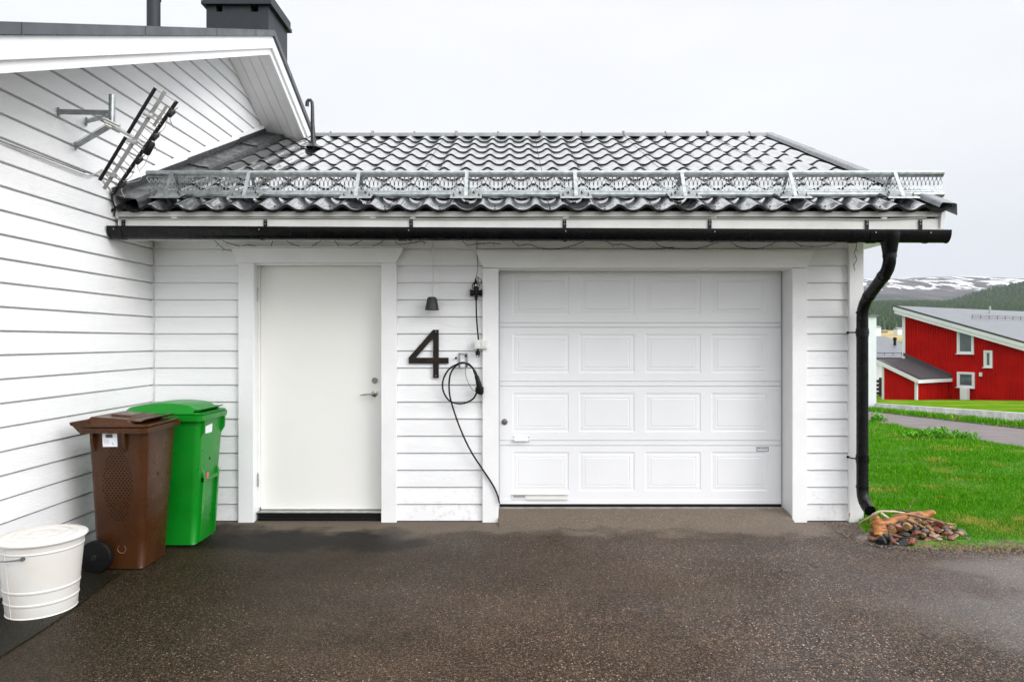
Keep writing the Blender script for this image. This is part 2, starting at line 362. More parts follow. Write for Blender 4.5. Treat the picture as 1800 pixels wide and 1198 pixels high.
def lawnf(t, N, l, b):
    c = N.new('ShaderNodeTexCoord').outputs['Object']
    a = mixc(N, l, rng(N, l, nz(N, l, c, 9, 6), .35, .65), (.03,.10,.002), (.07,.19,.006))
    sx = N.new('ShaderNodeSeparateXYZ'); l(c, sx.inputs[0]); ey = mathn(N, l, 'ADD', sx.outputs[1], rng(N, l, nz(N, l, c, 9, 5), .3, .7, -.12, .12)); a = mixc(N, l, rng(N, l, ey, 5.05, 5.20), mixc(N, l, rng(N, l, nz(N, l, c, 60, 4), .4, .6), (.05,.035,.02), (.16,.12,.06)), a)
    l(mixc(N, l, rng(N, l, nz(N, l, c, 1.3, 4), .56, .68), a, (.20,.19,.04)), b.inputs['Base Color']); b.inputs['Roughness'].default_value = .9
M['soil'] = noisemat('turf_ground', lawnf)
def lawn2f(t, N, l, b):
    c = N.new('ShaderNodeTexCoord').outputs['Object']
    a = mixc(N, l, rng(N, l, nz(N, l, c, 9, 8, .75), .35, .65), (.04,.12,.004), (.12,.24,.012))
    l(mixc(N, l, rng(N, l, nz(N, l, c, .6, 6), .5, .68), a, (.24,.25,.04)), b.inputs['Base Color']); b.inputs['Roughness'].default_value = 1; b.inputs['Specular IOR Level'].default_value = 0
M['lawnfar'] = noisemat('neighbour_turf', lawn2f)
def bladef(t, N, l, b):
    g = N.new('ShaderNodeNewGeometry').outputs['Random Per Island']; c = N.new('ShaderNodeTexCoord').outputs['Object']
    a = mixc(N, l, g, (.034,.190,.001), (.120,.34,.004))
    sxb = N.new('ShaderNodeSeparateXYZ'); l(c, sxb.inputs[0])
    n = mathn(N, l, 'ADD', nz(N, l, c, 1.7, 5), mathn(N, l, 'MULTIPLY', g, .14)); n = mathn(N, l, 'ADD', n, rng(N, l, sxb.outputs[1], 5.0, 5.9, .085, 0)); n = mathn(N, l, 'ADD', n, mathn(N, l, 'MULTIPLY', g, .03))
    l(mixc(N, l, rng(N, l, n, .69, .80), a, (.38,.34,.06)), b.inputs['Base Color']); b.inputs['Roughness'].default_value = .5
    b.inputs['Specular IOR Level'].default_value = .12
M['blade'] = noisemat('grass_blades', bladef)

# ------------------------------------------------------------------ terrain
def hb(Y):
    tab = [(-60,0),(6,0),(45,-2.6),(70,-4.2),(120,-6.5),(250,-4),(500,4.5),(760,13),(1500,40),(4000,100),(9000,200)]
    if Y <= tab[0][0]: return 0
    for (a, za), (b_, zb) in zip(tab, tab[1:]):
        if Y <= b_: return za+(zb-za)*(Y-a)/(b_-a)
    return tab[-1][1]
def sheet(name, rows, cols, left, right, zoff, m, label=None, zf=None, kind='structure', **kw):
    mb = MB(); vs = []
    for Y in rows:
        l_, r_ = left(Y), right(Y)
        for i in range(cols+1):
            X = l_+(r_-l_)*i/cols
            vs.append((X, Y, (zf(X, Y) if zf else hb(Y))+zoff))
    n = cols+1
    mb.add(vs, [(j*n+i, j*n+i+1, (j+1)*n+i+1, (j+1)*n+i) for j in range(len(rows)-1) for i in range(cols)])
    o = mb.build(name, m, smooth=True, auto=0); return tag(o, label, kind=kind)
KN = [6,45,70,120,250,500,760,1500,4000,9000]
fr = [-60,-20,-8]+[i for i in range(6, 46, 1)]+[50,55,60,65,70,85,100,120,160,200,250,300,400,500,600,700,760,1000,1250,1500,2500,4000,6500,9000]
def farm(t, N, l, b):
    c = N.new('ShaderNodeTexCoord').outputs['Object']; sx = N.new('ShaderNodeSeparateXYZ'); l(c, sx.inputs[0])
    fld = rng(N, l, sx.outputs[1], 380, 430); f2 = rng(N, l, sx.outputs[1], 760, 790)
    a = mixc(N, l, rng(N, l, nz(N, l, c, .05, 6), .4, .6), (.05,.10,.03), (.10,.13,.04))
    y = mixc(N, l, rng(N, l, nz(N, l, c, .03, 6), .4, .6), (.42,.30,.12), (.22,.22,.07))
    l(mixc(N, l, f2, mixc(N, l, fld, a, y), (.03,.06,.03)), b.inputs['Base Color']); b.inputs['Roughness'].default_value = .9
sheet('ground', fr, 4, lambda Y: -60-Y*1.0 if Y > 0 else -80, lambda Y: 60+Y*1.4 if Y > 0 else 80, -.06, noisemat('ground_far', farm))

RAMP = []
def hdrive(X, Y):
    def ss(a, b, t):
        t = max(0, min(1, (t-a)/(b-a))); return t*t*(3-2*t)
    r = .012*mnoise.noise(Vector((X*.7, Y*.7, 0)))*(1-ss(5.3, 5.7, Y))
    return r
sheet('driveway', [-6, -3, -1, 0]+[i*.1 for i in range(5, 62)]+[6.15, 6.3], 160, lambda Y: -3.4, lambda Y: 16, 0, M['asphalt'], zf=hdrive)
sheet('driveway_ramp', [5.60, 5.66, 5.72, 5.77, 5.81, 5.86, 5.92, 5.97, 5.99], 30, lambda Y: -.117+.06*max(0, 5.79-Y), lambda Y: 2.379-.05*max(0, 5.79-Y), .003, M['asphalt'], zf=lambda X, Y: .068*(lambda t: t*t*(3-2*t))(max(0, min(1, (Y-5.62)/.35)))+.006*mnoise.noise(Vector((X*3, Y*6, 2)))*(1 if 5.65 < Y < 5.95 else 0)-(.006 if Y < 5.61 else 0))
# darker strip of newer asphalt along the house wall
sheet('pavement', [-6,-2,0,1,2,3,3.3,3.5,3.7,3.9,4.1,4.3,4.5], 4, lambda Y: -3.4, lambda Y: -2.50-.02*sin(Y*3)-.05*max(0, Y-3.3), .005, M['asphalt2'], zf=hdrive)

def interp(tab, y):
    if y <= tab[0][0]: return tab[0][1]
    for (a, xa), (b_, xb) in zip(tab, tab[1:]):
        if y <= b_: return xa+(xb-xa)*(y-a)/(b_-a)
    return tab[-1][1]
def lawn_left(Y):
    x = interp([(4.90,7.2),(4.93,4.6),(4.955,4.0),(4.98,3.5),(5.02,3.2),(5.08,2.95),(5.2,2.78),(5.5,2.82),(5.8,2.93),(5.84,2.96),(11.8,2.96),(11.9,-4),(45,-4)], Y)
    return x
def road_near(Y): return 9.3+.23*(Y-12.3)
def road_far(Y): return 13.9+.2*(Y-18.6)
def wall_line(Y): return 15.9+.17*(Y-21.2)
def hl(X, Y):
    e = min(1, max(0, (X-lawn_left(Y))/.12)); e2 = min(1, max(0, (road_near(Y)-X)/.3))
    return hb(Y)+.035*e*e2+.02*mnoise.noise(Vector((X*.8, Y*.8, 3)))*e*e2
rowsL = [4.90,4.93,4.955,4.98,5.02,5.08,5.2,5.35,5.5,5.65,5.8,5.84,6]+[6+i*.25 for i in range(1, 24)]+[11.8,11.9]+[12+i*.5 for i in range(0, 67)]
rowsL = sorted(set(rowsL))
sheet('lawn', rowsL, 60, lawn_left, road_near, .004, M['soil'], zf=hl)
rr_ = [-8,-4,0,3,6]+list(range(7, 41))
sheet('road', rr_, 6, road_near, road_far, -.01, M['road'])
sheet('verge', rr_, 4, road_far, lambda Y: wall_line(Y)-.02, .01, M['gravel'])
rl = list(range(6, 46))+[50,55,60]
sheet('neighbour_lawn', rl, 30, lambda Y: wall_line(Y)+.1, lambda Y: wall_line(Y)+75, .25, M['lawnfar'])

# grass blades (uncountable)
def grass(name, pts_gen, hmin, hmax, m, wd=.004, label=None):
    vs = []; fs = []
    for X, Y, z, s in pts_gen:
        a = random.random()*pi*2; h = random.uniform(hmin, hmax)*s; lean = random.uniform(0, .6)*h; la = random.random()*pi*2
        w_ = wd*s*random.uniform(.7, 1.3); dx, dy = cos(a)*w_, sin(a)*w_; i = len(vs)
        mx_, my_ = cos(la)*lean, sin(la)*lean
        vs += [(X-dx, Y-dy, z), (X+dx, Y+dy, z), (X+dx*.6+mx_*.35, Y+dy*.6+my_*.35, z+h*.6), (X-dx*.6+mx_*.35, Y-dy*.6+my_*.35, z+h*.6), (X+mx_, Y+my_, z+h)]
        fs += [(i, i+1, i+2, i+3), (i+3, i+2, i+4)]
    me = bpy.data.meshes.new(name); me.from_pydata(vs, [], fs); me.materials.append(m)
    o = bpy.data.objects.new(name, me); COL.objects.link(o); return tag(o, label, kind='stuff')
def gp():
    out_ = []
    bands = [(4.9, 6.2, 12000, .8), (6.2, 8, 6000, 1.0), (8, 11, 3000, 1.25), (11, 15, 1400, 1.6), (15, 23, 500, 2.2)]
    for y0, y1, dens, s in bands:
        xmin = 2.75
        xmax = max(y1*.86, 4.5)
        n = int((y1-y0)*(xmax-xmin)*dens)
        for _ in range(n):
            Y = random.uniform(y0, y1); X = random.uniform(xmin, xmax)
            if X < lawn_left(Y)+.015 or X > road_near(Y)-.05: continue
            if Y > 7 and X < .5*Y-1.2: continue
            # thin, worn edge by the asphalt and around the stones
            if Y < 5.08 and mnoise.noise(Vector((X*6, Y*9, 7))) > .25: continue
            if (X-3.02)**2/.30**2+(Y-5.30)**2/.20**2 < 1: continue
            out_.append((X, Y, hl(X, Y), s*(.65 if Y < 5.15 else 1)*(.8+.5*mnoise.noise(Vector((X*1.5, Y*1.5, 9))))))
    return out_
grass('grass', gp(), .022, .060, M['blade'], label='bright green grass growing over the lawn beside the garage')
def gp2():
    r = []
    for _ in range(9000):
        Y = random.uniform(14, 40); t = random.random()
        X = road_far(Y)+.35+random.gauss(0, .16)
        r.append((X, Y, hb(Y)+.01, 2.4))
    for _ in range(3500):
        Y = random.uniform(14, 36); X = wall_line(Y)-random.uniform(.05, .12)
        if mnoise.noise(Vector((0, Y*1.3, 4))) > .1: r.append((X, Y, hb(Y)+.01, 1.6))
    return r
grass('grass', gp2(), .03, .09, M['blade'], wd=.006, label='narrow strip of rough grass along the far edge of the road')

# ------------------------------------------------------------------ hills
def snowf(t, N, l, b):
    c = N.new('ShaderNodeTexCoord').outputs['Object']
    mpn = N.new('ShaderNodeMapping'); mpn.inputs['Scale'].default_value = (1, .35, 2.2); mpn.inputs['Rotation'].default_value = (0, .16, 0); l(c, mpn.inputs[0]); v = mpn.outputs[0]
    rock = mixc(N, l, rng(N, l, nz(N, l, v, .012, 8), .35, .65), (.032,.034,.042), (.085,.072,.076))
    sx = N.new('ShaderNodeSeparateXYZ'); l(c, sx.inputs[0])
    n = nz(N, l, v, .014, 7, .6)
    band = mathn(N, l, 'MULTIPLY', rng(N, l, sx.outputs[2], 225, 262), 1.0)
    sn = mathn(N, l, 'MULTIPLY', rng(N, l, n, .53, .55), band)
    low = rng(N, l, mathn(N, l, 'ADD', sx.outputs[2], rng(N, l, nz(N, l, v, .01, 5), .3, .7, -35, 35)), 185, 215)
    forest = mixc(N, l, rng(N, l, nz(N, l, c, .05, 6), .4, .6), (.006,.014,.012), (.024,.042,.03))
    l(mixc(N, l, sn, mixc(N, l, low, forest, rock), (.85,.87,.9)), b.inputs['Base Color']); b.inputs['Roughness'].default_value = .9
def hill(name, Y0, depth, xs, crest, base, m, seed, rough=.03):
    mb = MB(); vs = []; nr = 14
    for j in range(nr+1):
        t = j/nr; Y = Y0+depth*t
        for X in xs:
            c = crest(X); s = t*t*(3-2*t)
            z = base+(c-base)*(1-(1-t)**1.5)+mnoise.noise(Vector((X*.004, Y*.004, seed)))*(c-base)*rough*8*t*(1-t)
            z += mnoise.noise(Vector((X*.02, Y*.02, seed)))*(c-base)*rough*(1-t)
            if j == nr: z = c
            vs.append((X, Y, z))
    n = len(xs)
    for X in xs: vs.append((X, Y0+depth*1.6, base))
    mb.add(vs, [(j*n+i, j*n+i+1, (j+1)*n+i+1, (j+1)*n+i) for j in range(nr+1) for i in range(n-1)])
    return tag(mb.build(name, m, smooth=True, auto=0), kind='structure')
FY = 4000
def fell(X):
    px = CX+X/FY*F
    y = interp([(-2000,560),(600,520),(1300,493),(1540,491),(1600,489),(1690,488),(1740,491),(1800,494),(2100,500),(3500,540)], px)
    return EYE+(CY-y)/F*FY+4*mnoise.noise(Vector((X*.01, 0, 5)))
hill('snowy_fell', 2500, FY-2500, [i*25 for i in range(-60, 240)], fell, 75, noisemat('fell_ground', snowf), 1.0)
def forestf(t, N, l, b):
    c = N.new('ShaderNodeTexCoord').outputs['Object']
    l(mixc(N, l, rng(N, l, nz(N, l, c, .03, 6), .35, .65), (.018,.035,.024), (.045,.075,.035)), b.inputs['Base Color']); b.inputs['Roughness'].default_value = .95
MF = noisemat('forest_floor', forestf)
def ridge(X):
    px = CX+X/2100*F
    y = interp([(500,545),(1450,533),(1540,532),(1590,535),(1640,533),(1665,527),(1700,516),(1740,505),(1800,494),(1900,485),(2300,470),(3200,500)], px)
    return EYE+(CY-y)/F*2100-7
hill('forest_ridge', 1000, 1100, [i*20 for i in range(-20, 170)], ridge, 26, MF, 2.0, .015)
# far-off conifer wood on the ridge: reads as one mass
def wood(name, n, y0, y1, zf, hr, label, m):
    vs = []; fs = []
    for _ in range(n):
        Y = random.uniform(y0, y1); X = Y*random.uniform(.47, .83); z = zf(X, Y)-1
        if random.random() > 1.15-.5*abs(mnoise.noise(Vector((X*.01, Y*.01, 1)))): continue
        h = random.uniform(*hr); r = h*.22; a0 = random.random()*pi; i = len(vs)
        for k in range(5):
            a = a0+2*pi*k/5; vs.append((X+cos(a)*r, Y+sin(a)*r, z))
        vs.append((X, Y, z+h))
        for k in range(5): fs.append((i+k, i+(k+1) % 5, i+5))
    me = bpy.data.meshes.new(name); me.from_pydata(vs, [], fs); me.materials.append(m)
    o = bpy.data.objects.new(name, me); COL.objects.link(o); return tag(o, label, kind='stuff')
def conf(t, N, l, b):
    g = N.new('ShaderNodeNewGeometry').outputs['Random Per Island']
    l(mixc(N, l, g, (.018,.04,.018), (.06,.11,.035)), b.inputs['Base Color']); b.inputs['Roughness'].default_value = .95
MC = noisemat('conifer_foliage', conf)
def ridge_z(X, Y):
    t = (Y-1000)/1100; c = ridge(X); base = 26
    if t < 0: return hb(Y)
    z = base+(c-base)*(1-(1-t)**1.5)+mnoise.noise(Vector((X*.004, Y*.004, 2.0)))*(c-base)*.12*t*(1-t)
    return z+mnoise.noise(Vector((X*.02, Y*.02, 2.0)))*(c-base)*.015*(1-t)
wood('forest', 26000, 790, 2100, ridge_z, (7, 13), 'dense dark conifer forest covering the valley side below the snowy fell', MC)

# ------------------------------------------------------------------ garage
YC = 5.80; YW = 5.852; YDOOR = 5.93; YG = 6.045
XL = -3.07; XR = 2.985
EV, RD, ZE, SLP = 5.22, 8.83, 2.545, .453
def zr(Y): return ZE+SLP*(Y-EV)
garage = thing('garage', 'white clapboard garage with black wave tiled roof, two doors and black gutter', 'garage', (0, YW, 0))
PITCH = .1453
def rows_front(mb, x0, x1, k0, k1, y):
    g = .006
    for k in range(k0, k1):
        g = .009
        z0 = .006 if k == 0 else k*PITCH+g*.5
        z1 = (k+1)*PITCH-g*.5
        # cross-section, y from wall
        z0 += .001; z1 -= .001
        pr = [(y-.024, z0+.002), (y-.022, z0), (y-.002, z0), (y-.002, z1), (y-.0105, z1), (y-.0125, z1-.004)]
        mb.prism([(x0, a, b) for a, b in pr], (x1-x0, 0, 0))
mb = MB()
rows_front(mb, XL+.02, -2.20, 0, 15, YW); rows_front(mb, -1.03, -.17, 0, 15, YW); rows_front(mb, 2.44, 2.90, 0, 15, YW)
rows_front(mb, XL+.02, 2.90, 15, 17, YW)
mb.box(XL-.02, -2.22, YW-.002, YW+.1, -.02, 2.52); mb.box(-1.02, -.17, YW-.002, YW+.1, -.02, 2.52); mb.box(2.44, 2.94, YW-.002, YW+.1, .0, 2.52)
mb.box(-2.22, -1.02, YW-.002, YW+.1, 2.19, 2.52); mb.box(-.17, 2.44, YW-.002, YW+.1, 2.15, 2.52)
mb.build('wall', M['siding'], garage)
# gable wall and rear wall
mb = MB()
mb.prism([(XR-.04, YW+.02, -.4), (XR-.04, 11.83, -.6), (XR-.04, 11.83, zr(5.825)-.1), (XR-.04, RD, zr(RD)-.12), (XR-.04, YW+.02, zr(YW)-.1)], (-.08, 0, 0))
mb.box(XL, XR-.05, 11.75, 11.83, -.6, 2.6)
for k in range(0, 17):
    z0 = k*PITCH+.003; z1 = z0+PITCH-.006
    pr = [(XR-.018, z0), (XR-.038, z0), (XR-.038, z1), (XR-.028, z1)]
    mb.prism([(a, YW+.03, b) for a, b in pr], (0, 6.0, 0))
mb.build('wall', M['siding'], garage)
# plinth
mb = MB(); mb.box(2.38, XR-.012, YW-.004, 11.8, -.4, .004); mb.box(XL, -1.03+.02, YW-.0, YW+.08, -.2, .005); mb.box(-1.0, -.15, YW, YW+.08, -.2, .005)
mb.build('plinth', M['plinth'], garage)
# corner boards
mb = MB(); mb.box(GX(1493, YC), XR, YC-.004, YC+.032, .002, 2.42); mb.box(XR-.022, XR+.002, YC+.034, YC+.15, -.02, 2.5)
mb.mi = 1
for px, py, r in ((1489, 907, .008), (1489, 903, .012)):
    mb.lathe([(r*.8, 0), (r*.6, -.0012)], (GX(px+4, YC), YC-.0042, GZ(py, YC)), 7, 'y', sx=.7)
for py in (895, 812): mb.lathe([(.002, 0), (.002, -.001)], (GX(1508, YC), YC-.0045, GZ(py, YC)), 6, 'y')
mb.build('corner_board', [M['trim'], M['rust']], garage, bevel=.003)

def casing(name, xl0, xl1, xr0, xr1, zt, zb, headz0, headz1, hx0, hx1, cut, nails):
    mb = MB()
    mb.box(xl0, xl1, YC, YC+.032, zb, zt); mb.build(name, M['trim'], garage, bevel=.003)
    mb = MB(); mb.box(xr0, xr1, YC, YC+.032, zb-.008, zt); mb.build(name, M['trim'], garage, bevel=.003)
    mb = MB()
    mb.prism([(hx0, YC-.012, headz1), (hx1, YC-.012, headz1), (hx1, YC-.012, headz1-.02), (hx1-cut, YC-.012, headz0), (hx0+cut, YC-.012, headz0), (hx0, YC-.012, headz1-.02)], (0, .045, 0))
    mb.box(hx0-.002, hx1+.002, YC-.024, YC+.03, headz1+.002, headz1+.012)
    mb.mi = 1
    for nx, nzz in nails: mb.lathe([(.0028, 0), (.0025, -.0015)], (nx, YC-.012, nzz), 6, 'y')
    mb.build('header_board', [M['trim'], M['inkgrey']], garage, bevel=.0025)
gz = lambda y: GZ(y, YC); gx = lambda x: GX(x, YC)
casing('casing', gx(418.7), gx(445.6), gx(670), gx(697), gz(461.7), -.01, gz(461.7), gz(436), gx(408), gx(707.4), .052,
       [(gx(447), gz(457)), (gx(551), gz(460)), (gx(654), gz(458)), (gx(430), gz(444))])
casing('casing', gx(848), gx(876), gx(1393), gx(1419), gz(471), -.005, gz(470.5), gz(442), gx(838), gx(1429), .06,
       [(gx(870), gz(463)), (gx(1220), gz(468)), (gx(1400), gz(455))])
# nails on casings
mb = MB()
for px in (441.5, 693, 424):
    for py in ((484, 590, 699, 795, 890) if px < 440 or px > 600 else (484, 591, 699, 890)):
        MB().lathe([(.0024, 0), (.002, -.0016)], (gx(px), YC, gz(py+random.uniform(-3, 3))), 6, 'y').build('nail', M['inkgrey'], garage)
# jambs
mb = MB()
mb.box(gx(445.6)-.03, gx(445.6)-.0005, YC+.032, YDOOR+.1, .0, 2.21)
mb.box(gx(670)+.0005, gx(670)+.03, YC+.032, YDOOR+.1, .0, 2.21)
mb.box(gx(445.6), gx(670), YC+.033, YDOOR+.1, GZ(464.5, YDOOR), GZ(464.5, YDOOR)+.03)
mb.box(gx(445.6), gx(445.6)+.014, YDOOR-.03, YDOOR+.1, .1, GZ(464.5, YDOOR)-.001)
mb.build('door_frame', M['jamb'], garage, bevel=.002)
mb = MB()
GX1 = GX(1374.5, YG)
mb.box(GX1+.0, GX1+.022, YC+.032, YG+.1, .0, 2.2)
mb.box(gx(876)-.022, gx(876)-.0005, YC+.032, YG+.1, .0, 2.2)
mb.box(gx(876), GX1-.0005, YC+.033, YG-.01, 2.158, 2.18)
mb.build('door_frame', M['trim'], garage, bevel=.002)
# black rubber edge seal round the garage door
mb = MB(); mb.box(GX1-.008, GX1-.001, YG-.012, YG-.002, .08, 2.155); mb.build('door_seal', M['inkgrey'], garage); mb = MB(); mb.box(gx(876)-.0, gx(876)+.006, YG-.06, YG-.004, .08, 2.155)
mb.build('door_seal', M['inkgrey'], garage)

# entry door
XD0, XD1 = gx(445.6)+.015, gx(670)-.001
zD0, zD1 = GZ(894.5, YDOOR), GZ(465.8, YDOOR)
mb = MB(); mb.box(XD0, XD1+.03, YDOOR, YDOOR+.045, zD0, zD1); edoor = mb.build('door', M['door'], garage, bevel=.003, label='plain cream entry door left of the lamp')
def hinge(py):
    YH = YDOOR-.034; mb = MB(); x = GX(453.3, YH-.012); z = GZ(py, YH)
    mb.tube([(x, YH-.012, z-.055), (x, YH-.012, z+.055)], .0075, 10)
    mb.box(x-.014, x-.001, YH-.004, YH+.002, z-.05, z+.05); mb.lathe([(.009, 0), (.009, .004)], (x, YH-.012, z-.002), 10); mb.lathe([(.004, 0), (.006, .004), (.003, .012)], (x, YH-.012, z+.055), 8)
    mb.build('hinge', M['alu'], edoor, smooth=True)
hinge(518.5); hinge(843)
hx, hz = GX(658.5, YDOOR), GZ(691.5, YDOOR)
mb = MB(); mb.lathe([(.001, -.012), (.020, -.012), (.0255, -.008), (.026, 0)], (hx, YDOOR, hz), 28, 'y')
mb.lathe([(.001, -.055), (.010, -.055), (.010, -.012)], (hx, YDOOR, hz), 16, 'y')
mb.tube([(hx+.004, YDOOR-.05, hz), (hx-.02, YDOOR-.055, hz+.001), (hx-.05, YDOOR-.056, hz-.002), (hx-.085, YDOOR-.054, hz-.005), (hx-.118, YDOOR-.048, hz-.012)], [.010, .008, .0065, .006, .003], 10)
mb.build('handle', M['steel'], edoor, smooth=True)
lx, lz = GX(658.8, YDOOR), GZ(668.2, YDOOR)
mb = MB(); mb.lathe([(.001, -.014), (.021, -.014), (.026, -.006), (.026, 0)], (lx, YDOOR, lz), 28, 'y'); mb.lathe([(.001, -.024), (.010, -.024), (.012, -.014)], (lx, YDOOR, lz), 14, 'y')
mb.mi = 1; mb.box(lx-.0015, lx+.0015, YDOOR-.0252, YDOOR-.024, lz-.006, lz+.006)
mb.build('lock', [M['steel'], M['ink']], edoor, smooth=True)
mb = MB(); mb.box(gx(445.6)+.0, gx(670), YC+.05, YDOOR+.05, zD0-.014, zD0-.005); mb.build('threshold', M['alu'], garage, bevel=.002)
mb = MB(); mb.box(gx(451), gx(670)-.001, YC+.055, YDOOR+.05, -.05, zD0-.0145)
mb.box(gx(451), gx(670)-.001, YC+.045, YC+.054, .0, .022); mb.box(gx(451), gx(670)-.001, YC+.047, YC+.054, .045, .05)
mb.build('door_sill', M['rubber'], garage, bevel=.003)

# garage door: four sections with raised panels
GL, GR = gx(876)-.0, GX1-.003
pcols = [(901, 1000), (1018, 1115.5), (1134, 1232), (1250.5, 1348.5)]
secs = [(475.5, 566.5, 485, 553), (575.5, 669.5, 587, 655), (679, 773.2, 690.5, 758.5), (783, 885, 794, 862)]
sx_ = lambda px: GX(px, YG); sz_ = lambda py: GZ(py, YG)
mb = MB()
def panel_grid(mb, x0, x1, z0, z1, panels, y):
    # flat front face with rectangular pressed panels (embossed profile), as connected quads
    xs = sorted(set([x0, x1]+[v for p in panels for v in (p[0], p[1])])); zs = sorted(set([z0, z1]+[v for p in panels for v in (p[2], p[3])]))
    for i in range(len(xs)-1):
        for j in range(len(zs)-1):
            c = ((xs[i]+xs[i+1])/2, (zs[j]+zs[j+1])/2)
            if any(p[0] < c[0] < p[1] and p[2] < c[1] < p[3] for p in panels): continue
            mb.add([(xs[i], y, zs[j]), (xs[i+1], y, zs[j]), (xs[i+1], y, zs[j+1]), (xs[i], y, zs[j+1])], [(0, 1, 2, 3)])
    for a, b_, c_, d in panels:
        rings = [(0, 0), (.006, .0035), (.013, .0045), (.042, .0018), (.048, .0042), (.054, .0008)]
        vs = []
        for ins, dep in rings: vs += [(a+ins, y+dep, c_+ins), (b_-ins, y+dep, c_+ins), (b_-ins, y+dep, d-ins), (a+ins, y+dep, d-ins)]
        fs = []
        for r in range(len(rings)-1):
            for k in range(4): k2 = (k+1) % 4; fs.append((r*4+k, r*4+k2, (r+1)*4+k2, (r+1)*4+k))
        n = (len(rings)-1)*4; fs.append((n, n+1, n+2, n+3))
        mb.add(vs, fs)
for s0, s1, p0, p1 in secs:
    panel_grid(mb, GL, GR, sz_(s1), sz_(s0), [(sx_(a), sx_(b_), sz_(p1), sz_(p0)) for a, b_ in pcols], YG)
    # top and bottom edges of the section
    mb.add([(GL, YG, sz_(s0)), (GR, YG, sz_(s0)), (GR, YG+.02, sz_(s0)), (GL, YG+.02, sz_(s0))], [(0, 1, 2, 3)])
    mb.add([(GL, YG, sz_(s1)), (GR, YG, sz_(s1)), (GR, YG+.02, sz_(s1)), (GL, YG+.02, sz_(s1))], [(3, 2, 1, 0)])
for s1, s0 in ((566.5, 575.5), (669.5, 679), (773.2, 783)):
    mb.box(GL, GR, YG+.004, YG+.02, sz_(s0)+.005, sz_(s1)-.0035)
mb.box(GL, GR, YG+.0195, YG+.04, sz_(886), sz_(474))
mb.box(GL, GR, YG-.003, YG+.0, sz_(885), sz_(877))
gdoor = mb.build('garage_door', M['gdoor'], garage, label='wide white sectional garage door with sixteen pressed panels')
mb = MB(); mb.box(GL, GR, YG-.004, YG+.03, .07, sz_(885.3)); mb.build('bottom_seal', M['rubber'], gdoor, bevel=.004)
x, z = sx_(887), sz_(741)
mb = MB(); mb.lathe([(.001, -.012), (.021, -.012), (.026, -.008), (.0275, 0)], (x, YG, z), 28, 'y'); mb.build('lock', M['dsteel'] if 0 else mat('dull_lock_grey', (.20,.19,.17), .45, metal=.6, vary=.3, vscale=60), gdoor, smooth=True)
mb = MB(); x0, x1 = sx_(901), sx_(931.5); z = sz_(770.5)
mb.box(x0, x1, YG-.004, YG-.0005, z-.028, z+.028)
mb.tube([(x0+.018, YG-.004, z-.012), (x0+.02, YG-.03, z-.012), (x0+.035, YG-.036, z-.012), (x1-.035, YG-.036, z-.012), (x1-.02, YG-.03, z-.012), (x1-.018, YG-.004, z-.012)], .008, 8)
mb.mi = 1
for xx in (x0+.01, x1-.01):
    for zz in (z-.012, z+.014): mb.lathe([(.005, 0), (.0045, -.003)], (xx, YG-.0045, zz), 8, 'y')
mb.build('handle', [M['gdoor'], M['ink']], gdoor, bevel=.0015)
mb = MB(); x0, x1, z0, z1 = sx_(900), sx_(998), sz_(877.5), sz_(867)
mb.box(x0, x1, YG-.008, YG-.0035, z0, z1); mb.box(x0+.13, x1, YG-.016, YG-.008, z0, z0+.018); mb.box(x0, x1, YG-.02, YG-.008, z1-.008, z1)
mb.mi = 1; mb.box(x0+.013, x0+.118, YG-.0092, YG-.008, z0+.018, z1-.011)
mb.build('vent_flap', [M['plasticw'], M['inkgrey']], gdoor, bevel=.0015)
mb = MB(); x0, x1, z0, z1 = sx_(1330), sx_(1351), sz_(792.7), sz_(784.8); yb = YG-.0015
mb.mi = 1; mb.box(x0, x1, yb, YG, z0, z1)
mb.mi = 0; mb.box(x0+.005, x1-.005, yb-.001, yb-.0002, z0+.005, z1-.003)
mb.mi = 1; mb.box(x0+.010, x0+.027, yb-.002, yb-.0012, z1-.017, z1-.008)
bdg = mb.build('name_plate', [M['label'], M['ink']], gdoor)
def text(name, body, size, loc, m, parent, ext=.0004, rot=(pi/2, 0, 0), bold=True):
    c = bpy.data.curves.new(name, 'FONT'); c.body = body; c.size = size; c.extrude = ext
    if bold: c.offset = size*.02
    o = bpy.data.objects.new(name, c); COL.objects.link(o)
    dg = bpy.context.evaluated_depsgraph_get(); me = bpy.data.meshes.new_from_object(o.evaluated_get(dg))
    bpy.data.objects.remove(o); o = bpy.data.objects.new(name, me); COL.objects.link(o); me.materials.clear(); me.materials.append(m)
    o.parent = parent; o.location = Vector(loc)-wloc(parent); o.rotation_euler = rot; return o
text('lettering', 'Crawford', .0165, (x0+.03, yb-.0022, z1-.0185), M['ink'], bdg)
mb = MB(); mb.box(gx(876), GX1, 5.985, 6.15, -.02, .074); mb.build('door_sill', M['slab'], garage, bevel=.006)
# dark interior back panels so nothing shines through the gaps
mb = MB(); mb.box(GL-.05, GR+.05, YG+.05, YG+.06, 0, 2.3); mb.box(-2.3, -1.0, YDOOR+.06, YDOOR+.07, 0, 2.3); mb.build('inner_lining', M['dark'], garage)

